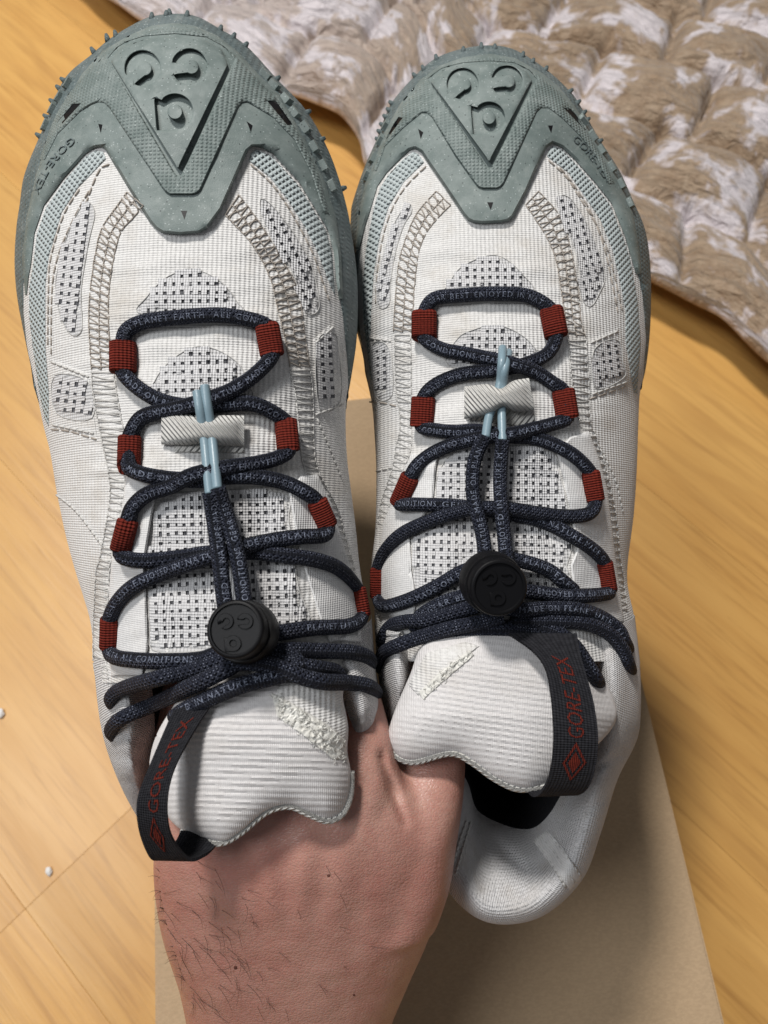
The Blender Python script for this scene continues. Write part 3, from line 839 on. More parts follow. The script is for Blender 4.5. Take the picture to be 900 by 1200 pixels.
    if 'fray' in D:
        plate('worn_tongue_binding', [D['fray'][0]], 0.0006, M_white, ton, surf, step=5, bev=1)
        plate('worn_seam', [D['fray'][1]], 0.0005, M_fray, ton, surf, step=2.2, bev=0.8, disp=lambda x, y, d: 0.0007*min(1, d/4)*abs(noise.noise(Vector((x*.35, y*.35, 2))))+0.0004*noise.noise(Vector((x*.9, y*.9, 5))))
        A = Acc(); pts = np.array(D['fray'][1]); mn, mx = pts.min(0), pts.max(0); cnt = 0
        while cnt < D['nfray']:
            q = np.array([random.uniform(mn[0], mx[0]), random.uniform(mn[1], mx[1])])
            if not inside([q], [pts])[0]: continue
            cnt += 1; a = random.uniform(0, 6.28); L = random.uniform(3, 8)
            P = [surf.at(q[0]+L*f*math.cos(a+f), q[1]+L*f*math.sin(a+f), 0.0001+0.0005*math.sin(f*3.1)) for f in (0, .33, .66, 1)]
            A.add(*tube_geo(P, 0.00009, 4))
        A.build('frayed_threads', M_fray, ton, stuff=True)
    # ---- eyestays
    for pl in D['eyestay']:
        e = plate('eyestay', [pl], 0.0022, M_white_flat, root, surf, step=6, bev=2.2, bevh=0.0009)
    st.build('stitching', M_thread, upper, stuff=True); stl.build('pale_stitching', M_thread_l, upper, stuff=True)
    # ---- elastic keeper base, laces, loops
    kp = D['keeper']
    plate('keeper_base', [kp['base']], 0.0007, M_tape, root, surf, step=6, bev=1.2)
    LR = 0.00222
    base_depth = lambda x, y: surf.depth(x, y)
    lv = Acc(); lt = Acc()
    loops = D['loops']
    def lp3(nm, f):
        (ax, ay), (bx, by), wd = loops[nm]; x = ax+(bx-ax)*f; y = ay+(by-ay)*f
        return (x, y, 3.2)
    k0 = 0
    def path3(pts): return [Vector(tuple(p)) for p in cr([tuple(surf.at(x, y, h*0.001)) for x, y, h in pts], 9)]
    dense = []
    for (a, mid_, b, up) in D['strands']:
        pts = []
        if a: pts += [lp3(a[0], 0.5), lp3(a[0], 1.0 if a[1] == 'b' else 0.0)]
        pts += mid_
        if b: pts += [lp3(b[0], 1.0 if b[1] == 'b' else 0.0), lp3(b[0], 0.5)]
        P = path3(pts); P = [Vector(tuple(p)) for p in resample([tuple(p) for p in P], 0.0011)]
        V, Fc, uv = tube_geo(P, LR, 14); lv.add(V, Fc, uv); dense.append((V, Fc))
        if up is not None: lace_text(P, LR, lt, up[0], flip=up[1], m0=up[2] if len(up) > 2 else 0.007, m1=up[3] if len(up) > 3 else 0.007)
    for pts in D['cords']:
        P = path3(pts); P = [Vector(tuple(p)) for p in resample([tuple(p) for p in P], 0.0011)]
        V, Fc, uv = tube_geo(P, LR*0.98, 14); lv.add(V, Fc, uv); dense.append((V, Fc))
        lace_text(P, LR, lt, random.randint(0, 40), flip=True, m0=0.001, m1=0.003)
    lac = lv.build('lace', M_lace, root); lt.build('woven_lettering', M_letter, lac, smooth=False)
    for pts in D['aglets']:
        P = path3(pts); tube('aglet', P, 0.00135, M_aglet, lac, 12)
    for nm, ((ax, ay), (bx, by), wd) in loops.items():
        P = [surf.at(ax+(bx-ax)*f, ay+(by-ay)*f, 0.0026) for f in (-0.02, 0.04, 0.3, 0.6, 0.96, 1.02)]
        z = surf.depth((ax+bx)/2, (ay+by)/2); rx = wd/2*(z-0.003)/F
        o, V, Fc = sq_sleeve('lace_loop', P, rx, 0.0029, M_red, root)
    for V, Fc in dense: surf.add(V, Fc)
    # keeper strap, pinched in the middle over the lace ends
    Vk = []; Fk = []; uvk = []; nk = 24; mk_ = 12
    for i in range(nk+1):
        f = i/nk; pin = 1-kp['pinch']*math.exp(-((f-kp['pc'])/0.13)**2)
        q = kp['c'](f); hz = kp['h'](f)
        for (side) in (0, 1):
            for j in range(mk_+1):
                g = (j/mk_-0.5)*2
                y = q[1]+g*q[2]*pin; b = (1-abs(g)**4)
                p = surf_k(surf, q[0]+g*q[3], y, kp['z']-hz*0.001*(0.35+0.65*b)+(0.0014 if side else 0)*(0.4+.6*b)); Vk.append(p); uvk.append((q[0]/30, y/30))
    w_ = mk_+1
    for i in range(nk):
        for j in range(mk_):
            a = i*2*w_+j; Fk.append((a, a+1, a+2*w_+1, a+2*w_)); a += w_; Fk.append((a, a+2*w_, a+2*w_+1, a+1))
        a = i*2*w_; Fk.append((a, a+2*w_, a+3*w_, a+w_)); a += mk_; Fk.append((a+w_, a+3*w_, a+2*w_, a))
    for i in (0, nk):
        for j in range(mk_):
            a = i*2*w_+j; Fk.append((a, a+w_, a+w_+1, a+1))
    mk('elastic_keeper', Vk, Fk, M_tape, root, uv=uvk, auto=70)
    # ---- cord lock
    cl = D['lock']; c = W(cl['body'][0], cl['body'][1], cl['zb']); f = W(cl['face'][0], cl['face'][1], cl['zf']); ax = f-c; H = ax.length
    r1 = cl['rb']; r2 = cl['rf']
    V, Fc = lathe([(r1*0.9, -0.0060), (r1, -0.0050), (r1, -0.001), (r1*0.97, 0.0005), (r2*1.06, 0.0012), (r2*1.06, 0.002)], c, ax)
    lb = mk('cord_lock', V, Fc, M_black2, root, auto=40)
    V, Fc = lathe([(r2, 0.0018), (r2, H-0.0008), (r2*0.97, H-0.0002), (r2*0.93, H), (r2*0.86, H), (r2*0.83, H-0.0006), (r2*0.2, H-0.0007)], c, ax, 48)
    bt = mk('push_button', V, Fc, M_black, lb, auto=40); bs = Surf(lambda y: cl['face']); bs.add(V, Fc)
    g1, g2, g3, R = cl['emblem']
    for lp in emblem(g1, g2, g3, R)[:2]: plate('button_emblem', [lp], 0.0005, M_black, bt, bs, step=3, bev=0.5, add=False)
    e = emblem(g1, g2, g3, R); plate('button_emblem', [e[2], e[3]], 0.0005, M_black, bt, bs, step=3, bev=0.5, add=False)
    # ---- pull tab
    o, on, Lr = ribbon('pull_tab', D['tab'], M_tab, root)
    V2, F2 = text_geo('GORE-TEX'); wm = max(v[0] for v in V2); s0, s1, fc, hh = D['tab_text']   # text runs from far end s1 back to s0
    A = Acc(); sc = (s1-s0)/wm
    A.add([on(s1-x*sc, fc+(0.5-y)*hh) for x, y in V2], F2); A.build('tab_lettering', M_tabred, o, smooth=False)
    sd, ww = D['tab_diamond']; A = Acc(); hs = 0.0062
    def dia(k): return [(sd-hs*k, fc), (sd, fc+ww*k), (sd+hs*k, fc), (sd, fc-ww*k)]
    a1, b1, c1 = dia(1), dia(0.78), dia(0.55)
    def seg(p, q, n=6): return [(p[0]+(q[0]-p[0])*i/n, p[1]+(q[1]-p[1])*i/n) for i in range(n)]
    oa = sum((seg(a1[i], a1[(i+1) % 4]) for i in range(4)), []); ob_ = sum((seg(b1[i], b1[(i+1) % 4]) for i in range(4)), [])
    n = len(oa); A.add([on(*p) for p in oa+ob_], [(i, (i+1) % n, (i+1) % n+n, i+n) for i in range(n)])
    oc = sum((seg(c1[i], c1[(i+1) % 4]) for i in range(4)), []); A.add([on(*p) for p in oc]+[on(sd, fc)], [(i, (i+1) % n, n) for i in range(n)])
    A.build('tab_diamond', M_tabred, o, smooth=False)
    return root, surf
def surf_k(s, x, y, z): return W(x, y, z)
def mid(a, b): 
    A = resample(a, 8); B = resample(b, 8); n = min(len(A), len(B))
    f = lambda R: [np.array([np.interp(k/(n-1)*(len(R)-1), range(len(R)), np.array(R)[:, j]) for j in (0, 1)]) for k in range(n)]
    return [tuple((p+q)/2) for p, q in zip(f(A), f(B))]
def rails(a, b): return [a, mid(a, b), b]
# --------------------------------------------------------------- the shoe on the left
La = [(149, 225), (133, 247), (117, 273), (107, 327), (104, 370), (105, 400), (107, 433)]; Lc = [(168, 241), (153, 258), (141, 273), (131, 313), (127, 353), (128, 401), (130, 433)]
Lb = [(264, 252), (296, 287), (317, 327), (327, 369), (335, 400), (340, 430)]; Ld = [(280, 228), (307, 265), (328, 300), (349, 340), (357, 391), (363, 430)]
SL = dict(seed=1, nfray=120, label='left shoe of the pair, its tongue and heel resting over the back of the hand', ys=190, yr=800, ysole=480,
 outline=[(112, 800), (107, 735), (98, 700), (88, 668), (77, 627), (67, 579), (59, 531), (51, 499), (43, 460), (37, 433), (28, 391), (20, 348), (17, 308), (19, 268), (23, 240), (29, 203), (51, 149), (75, 93), (107, 64), (128, 46), (150, 32), (175, 20), (203, 16), (230, 19), (258, 34), (288, 53), (325, 93), (360, 131), (387, 181), (405, 237), (413, 280), (418, 320), (419, 360), (417, 400), (411, 440), (406, 470), (405, 500), (407, 540), (412, 580), (417, 620), (421, 660), (427, 700), (432, 740), (438, 800)],
 spine=[(190, 210), (400, 222), (600, 245), (800, 275)], zo=[(16, .258), (100, .262), (300, .264), (480, .262), (600, .256), (700, .248), (800, .240)],
 zs=[(190, .231), (300, .226), (400, .222), (550, .215), (700, .207), (800, .202)], zsole=[(16, .262), (500, .280), (1100, .315)], throat=(560, 0, .0035),
 cap_in=[(43, 455), (40, 433), (35, 407), (31, 369), (31, 335), (36, 308), (40, 273), (51, 241), (75, 208), (100, 180), (111, 173), (118, 172), (124, 176), (150, 220), (175, 260), (182, 268), (190, 273), (210, 275), (233, 273), (243, 268), (260, 245), (280, 200), (290, 177), (296, 172), (304, 172), (320, 180), (350, 212), (367, 240), (384, 268), (391, 295), (393, 327), (395, 350), (400, 385), (404, 430), (405, 468)],
 bump_out=[(29, 345), (26, 300), (31, 255), (42, 205), (56, 165), (75, 125), (95, 88), (120, 60), (150, 42), (178, 30), (203, 27), (228, 30), (255, 42), (280, 62), (300, 84), (328, 112), (357, 163), (381, 213), (394, 255), (400, 300), (402, 350)],
 bump_in=[(31, 345), (33, 325), (36, 308), (40, 273), (51, 241), (75, 208), (100, 180), (111, 173), (118, 172), (124, 176), (150, 220), (175, 260), (182, 268), (190, 273), (210, 275), (233, 273), (243, 268), (260, 245), (280, 200), (290, 177), (296, 172), (304, 172), (320, 180), (350, 212), (367, 240), (384, 268), (391, 295), (394, 327), (397, 350)],
 bump_shade=[[(115, 145), (120, 146), (118, 156)], [(289, 142), (296, 147), (294, 155)], [(212, 247), (219, 247), (216, 257)]],
 tex_out=[(46, 187), (58, 152), (66, 134), (80, 110), (99, 89), (124, 63), (152, 46), (178, 35), (203, 32), (228, 35), (252, 46), (277, 66), (297, 88), (325, 116), (352, 160), (373, 203), (386, 250)],
 tex_in=[(52, 187), (67, 157), (93, 131), (107, 122), (115, 119), (122, 120), (128, 126), (190, 220), (194, 225), (199, 228), (225, 228), (231, 226), (235, 222), (278, 127), (283, 120), (290, 119), (320, 137), (345, 163), (365, 203), (380, 250)],
 tex_holes=[[(67, 143), (85, 122), (95, 121), (73, 145)], [(313, 118), (324, 119), (343, 146), (337, 147)]],
 tri=[(130, 72), (142, 55), (170, 46), (205, 43), (240, 47), (260, 58), (267, 76), (209, 196), (207, 196)], tri_gap=[(126, 68), (140, 51), (168, 42), (205, 39), (242, 43), (264, 55), (275, 70), (212, 206), (206, 205)], emblem=((167, 80), (222, 78), (205, 131), 21),
 studs=[(110, 61, -4, -6), (126, 46, -2, -7), (136, 42, -2, -7), (178, 21, 0, -7), (195, 18, 0, -6), (199, 17, -1, -7), (219, 19, 1, -7), (258, 35, 2, -6), (273, 44, 3, -6), (287, 54, 4, -5), (324, 93, 5, -4), (360, 132, 5, -3), (376, 164, 6, -3), (401, 221, 6, -2), (76, 95, -6, -4), (63, 120, -6, -4), (56, 138, -6, -4), (47, 160, -6, -4), (70, 104, -5, -4)],
 cleats=[(310, 88, .7, .7, 1), (320, 100, .7, .7, 1), (334, 117, .65, .75, 1.2), (344, 132, .6, .8, 1), (356, 150, .55, .83, 1.3), (367, 172, .5, .86, 1), (378, 194, .45, .9, 1), (388, 218, .4, .9, 1), (80, 98, -.5, .85, .8), (70, 114, -.5, .85, .8), (62, 128, -.45, .9, .8), (54, 147, -.4, .9, .8)],
 wing_text=[(87, 162), (70, 178), (54, 199), (41, 226)], wing_size=8,
 mint=[[(112, 176), (100, 184), (77, 210), (54, 243), (43, 275), (39, 309), (34, 337), (34, 369), (38, 405), (45, 455), (52, 490), (57, 500), (57, 460), (53, 407), (53, 332), (57, 300), (72, 249), (91, 220), (124, 186), (121, 178)],
       [(300, 175), (318, 183), (348, 215), (365, 242), (382, 270), (389, 297), (391, 327), (393, 348), (384, 327), (373, 297), (357, 265), (338, 235), (317, 208), (292, 188), (294, 180)]],
 patch=[[(60, 421), (104, 438), (113, 511), (60, 501)], [(367, 398), (392, 376), (400, 400), (402, 478), (370, 489)]],
 windows=[([(101, 236), (111, 249), (103, 287), (95, 340), (96, 385), (85, 393), (72, 375), (65, 340), (68, 313), (77, 281), (88, 255)], 9.2, 10.2, .12),
   ([(166, 368), (172, 348), (192, 327), (213, 317), (227, 315), (248, 323), (264, 335), (277, 353), (279, 368)], 10, 10, -.02),
   ([(178, 470), (181, 447), (197, 425), (221, 409), (240, 406), (261, 413), (280, 427), (288, 445), (290, 472)], 10, 10.5, -.04),
   ([(305, 233), (317, 239), (333, 258), (352, 285), (365, 311), (372, 340), (374, 361), (365, 369), (356, 361), (346, 327), (327, 287), (308, 255)], 9.5, 10, -.42),
   ([(64, 440), (104, 448), (108, 490), (66, 484)], 9.5, 10, .12), ([(371, 402), (390, 390), (397, 405), (399, 470), (374, 478)], 9, 9.5, -.05),
   ([(185, 592), (220, 577), (330, 577), (338, 610), (345, 650), (350, 690), (366, 735), (330, 750), (190, 765), (176, 735), (174, 690), (174, 650)], 9.6, 10, -.05)],
 ladders=[rails(La, Lc), rails(Lb, Ld)],
 ladders_pale=[[[(107, 437), (110, 470), (120, 520), (128, 560), (128, 590), (117, 653), (112, 676), (109, 767), (113, 795)], [(133, 437), (140, 480), (147, 520), (147, 560), (144, 590), (131, 653), (128, 676), (125, 767), (127, 795)]],
   [[(340, 434), (347, 467), (352, 520), (358, 552), (381, 592), (394, 630), (404, 662), (412, 700), (420, 745)], [(364, 434), (367, 467), (368, 520), (373, 552), (394, 592), (405, 630), (414, 662), (421, 700), (429, 745)]]],
 seams=[[(93, 222), (75, 251), (60, 300), (57, 332), (56, 407)], [(104, 224), (86, 257), (68, 300), (61, 340), (60, 415)], [(294, 193), (317, 214), (336, 240), (352, 268), (368, 300), (378, 330), (386, 352)], [(100, 240), (116, 200), (131, 192)], [(60, 503), (80, 505), (100, 511), (113, 515)]],
 seams_pale=[[(60, 424), (104, 442)], [(62, 498), (110, 508)], [(370, 402), (392, 382)], [(370, 486), (402, 474)], [(372, 491), (384, 520), (400, 560)], [(66, 580), (90, 600), (120, 640)]],
 co=[((433, 728), .240), ((438, 790), .234), ((443, 830), .231), ((440, 866), .236), ((436, 920), .252), ((425, 1000), .268), ((390, 1062), .274), ((340, 1090), .276), ((300, 1096), .276), ((250, 1080), .275), ((215, 1040), .270), ((190, 1000), .264), ((160, 955), .254), ((135, 905), .243), ((118, 850), .239), ((109, 770), .240)],
 ct=[((405, 745), .222), ((416, 795), .217), ((427, 835), .217), ((424, 862), .224), ((415, 910), .240), ((400, 980), .258), ((370, 1035), .264), ((335, 1060), .266), ((300, 1066), .266), ((265, 1050), .265), ((240, 1015), .260), ((215, 975), .254), ((170, 940), .243), ((152, 895), .228), ((146, 845), .222), ((140, 775), .224)],
 ci=[((385, 750), .228), ((395, 800), .225), ((408, 838), .226), ((408, 866), .232), ((395, 900), .25), ((375, 950), .268), ((350, 990), .275), ((325, 1005), .278), ((300, 1008), .278), ((280, 1000), .277), ((262, 975), .272), ((240, 945), .265), ((185, 925), .252), ((172, 890), .238), ((170, 845), .230), ((165, 785), .230)],
 copen=(300, 900), folds=[(125, 850, 165, 870, 5, .0010), (130, 885, 165, 890, 5, .0012), (135, 915, 170, 918, 5, .0012), (415, 845, 440, 838, 4, .0008)], collar_seams=[], collar_tape=[],
 tongue=[(250, 770), (330, 770), (397, 790), (402, 820), (408, 851), (407, 880), (411, 904), (410, 931), (401, 953), (383, 961), (361, 953), (339, 944), (312, 951), (281, 976), (259, 987), (219, 976), (195, 955), (176, 915), (180, 870), (205, 825)],
 tz=[(760, .209), (800, .206), (860, .203), (990, .204)], tslope=6e-7, tx=295, rib=7.2, rib_rot=0.03,
 hem=[(213, 974), (240, 983), (259, 987), (281, 976), (312, 951), (339, 944), (361, 953), (383, 961), (401, 953), (410, 931), (411, 904)],
 fray=([(330, 797), (397, 806), (407, 851), (403, 880), (375, 864), (345, 838), (322, 816)], [(318, 812), (345, 826), (385, 850), (405, 868), (407, 890), (390, 890), (360, 865), (325, 840)]),
 eyestay=[[(148, 545), (147, 560), (144, 590), (138, 620), (131, 653), (128, 690), (126, 740), (130, 792), (166, 792), (173, 761), (171, 687), (169, 660), (173, 635), (179, 600), (186, 565), (180, 548)],
   [(372, 556), (388, 589), (399, 627), (409, 659), (415, 690), (422, 730), (424, 752), (386, 752), (376, 728), (364, 690), (352, 650), (344, 610), (338, 575), (352, 558)]],
 keeper=dict(base=[(200, 486), (282, 486), (287, 531), (205, 530)], pinch=.16, pc=.52, z=.2165, c=lambda f: (189+97*f, 503+2*f, 18, 0), h=lambda f: 6.8*math.sin(math.pi*min(max(f, .03), .97))**0.6),
 loops=dict(L1=((144, 402), (144, 436), 31), R1=((313, 382), (319, 416), 29), L2=((152, 512), (151, 546), 27), R2=((335, 494), (338, 528), 27), L3=((150, 610), (141, 645), 25), R3=((371, 587), (384, 616), 25), L4=((129, 725), (128, 759), 23), R4=((418, 690), (424, 722), 22)),
 strands=[(('L1', 't'), [(149, 387, 2.6), (169, 377, 2.6), (207, 372, 2.6), (253, 369, 2.6), (287, 373, 2.6)], ('R1', 't'), (48, False)),
   (('L1', 'b'), [(165, 457, 2.4), (193, 471, 2.4), (230, 477, 2.4), (265, 474, 2.4), (300, 474, 2.6)], ('R2', 't'), (43, False)),
   (('R1', 'b'), [(300, 438, 3), (272, 457, 4.6), (235, 471, 6.2), (205, 479, 4), (184, 483, 3), (164, 491, 2.6)], ('L2', 't'), (20, True)),
   (('L2', 'b'), [(157, 552, 2.4), (173, 557, 2.4), (200, 561, 2.4), (237, 563, 2.4), (265, 559, 2.4), (300, 559, 2.4), (332, 565, 2.6), (358, 577, 2.6)], ('R3', 't'), (43, False)),
   (('R2', 'b'), [(324, 537, 2.6), (300, 543, 3), (260, 549, 5.6), (225, 557, 6), (200, 570, 3.5), (173, 579, 2.6), (156, 594, 2.6)], ('L3', 't'), (4, True)),
   (('L3', 'b'), [(147, 654, 2.4), (173, 657, 2.4), (213, 653, 2.4), (247, 648, 2.4), (295, 647, 2.4), (332, 651, 2.6), (369, 656, 2.6), (398, 667, 2.6)], ('R4', 't'), None),
   (('R3', 'b'), [(380, 627, 2.6), (353, 629, 2.6), (327, 632, 3), (292, 639, 5), (255, 650, 6.5), (220, 661, 5.5), (192, 671, 3.4), (160, 685, 2.6), (139, 704, 2.6)], ('L4', 't'), (15, True)),
   (('L4', 'b'), [(133, 769, 2.6), (152, 773, 2.8), (192, 775, 3), (235, 773, 4), (262, 762, 5)], None, (58, False)),
   (('R4', 'b'), [(411, 733, 2.8), (367, 736, 3), (330, 741, 4), (305, 745, 5)], None, (51, True, 0.012, 0.005)),
   (None, [(140, 827, -14), (134, 825, -5), (131, 817, 2), (144, 807, 3), (181, 796, 4), (213, 788, 4), (251, 777, 5), (280, 765, 6)], None, None),
   (None, [(141, 864, -14), (135, 862, -5), (131, 854, 2), (144, 841, 3), (181, 825, 4), (218, 807, 6), (240, 797, 6.5), (262, 786, 6), (290, 770, 6)], None, None),
   (None, [(205, 840, 1), (219, 831, 3), (260, 812, 4), (290, 801, 4), (329, 791, 4), (348, 780, 4.5), (340, 768, 5), (310, 760, 5)], None, (27, False, 0.002, 0.012)),
   (None, [(290, 752, 6), (313, 765, 5), (340, 762, 4), (380, 763, 3), (409, 764, 3), (429, 769, 2), (434, 776, -4), (432, 780, -14)], None, None),
   (None, [(275, 775, 7), (310, 778, 7), (335, 785, 6), (353, 793, 5), (380, 799, 4), (409, 800, 3), (431, 804, 2), (440, 811, -4), (438, 815, -14)], None, None),
   (None, [(300, 772, 4), (330, 776, 4), (365, 782, 3), (390, 786, 2), (397, 791, -4), (398, 794, -12)], None, None)],
 cords=[[(246, 577, 8), (251, 610, 7), (256, 645, 9), (260, 680, 10), (264, 712, 11)], [(255, 571, 8), (266, 605, 7), (277, 645, 9), (283, 680, 10), (287, 712, 11)]],
 aglets=[[(231, 459, 8.3), (234, 478, 8), (239, 510, 4.5), (243, 550, 7), (246, 579, 8)], [(240, 452, 8.3), (243, 475, 8), (248, 508, 4.5), (252, 546, 7), (255, 573, 8)]],
 lock=dict(face=(275, 737), zf=.1885, body=(285, 740), zb=.1955, rf=.0073, rb=.0082, emblem=((264, 728), (287, 728), (273, 754), 9.5)),
 tab=[((203, 832), (254, 816), .1985), ((189, 864), (229, 853), .196), ((173, 902), (207, 893), .192), ((162, 931), (197, 927), .190), ((160, 955), (196, 962), .190), ((165, 982), (203, 987), .1925), ((177, 1007), (222, 1009), .197), ((190, 1005), (240, 1004), .2015), ((204, 990), (252, 993), .204), ((213, 973), (262, 977), .2055)],
 tab_text=(0.0045, 0.0285, 0.56, 0.34), tab_diamond=(0.0352, 0.22))
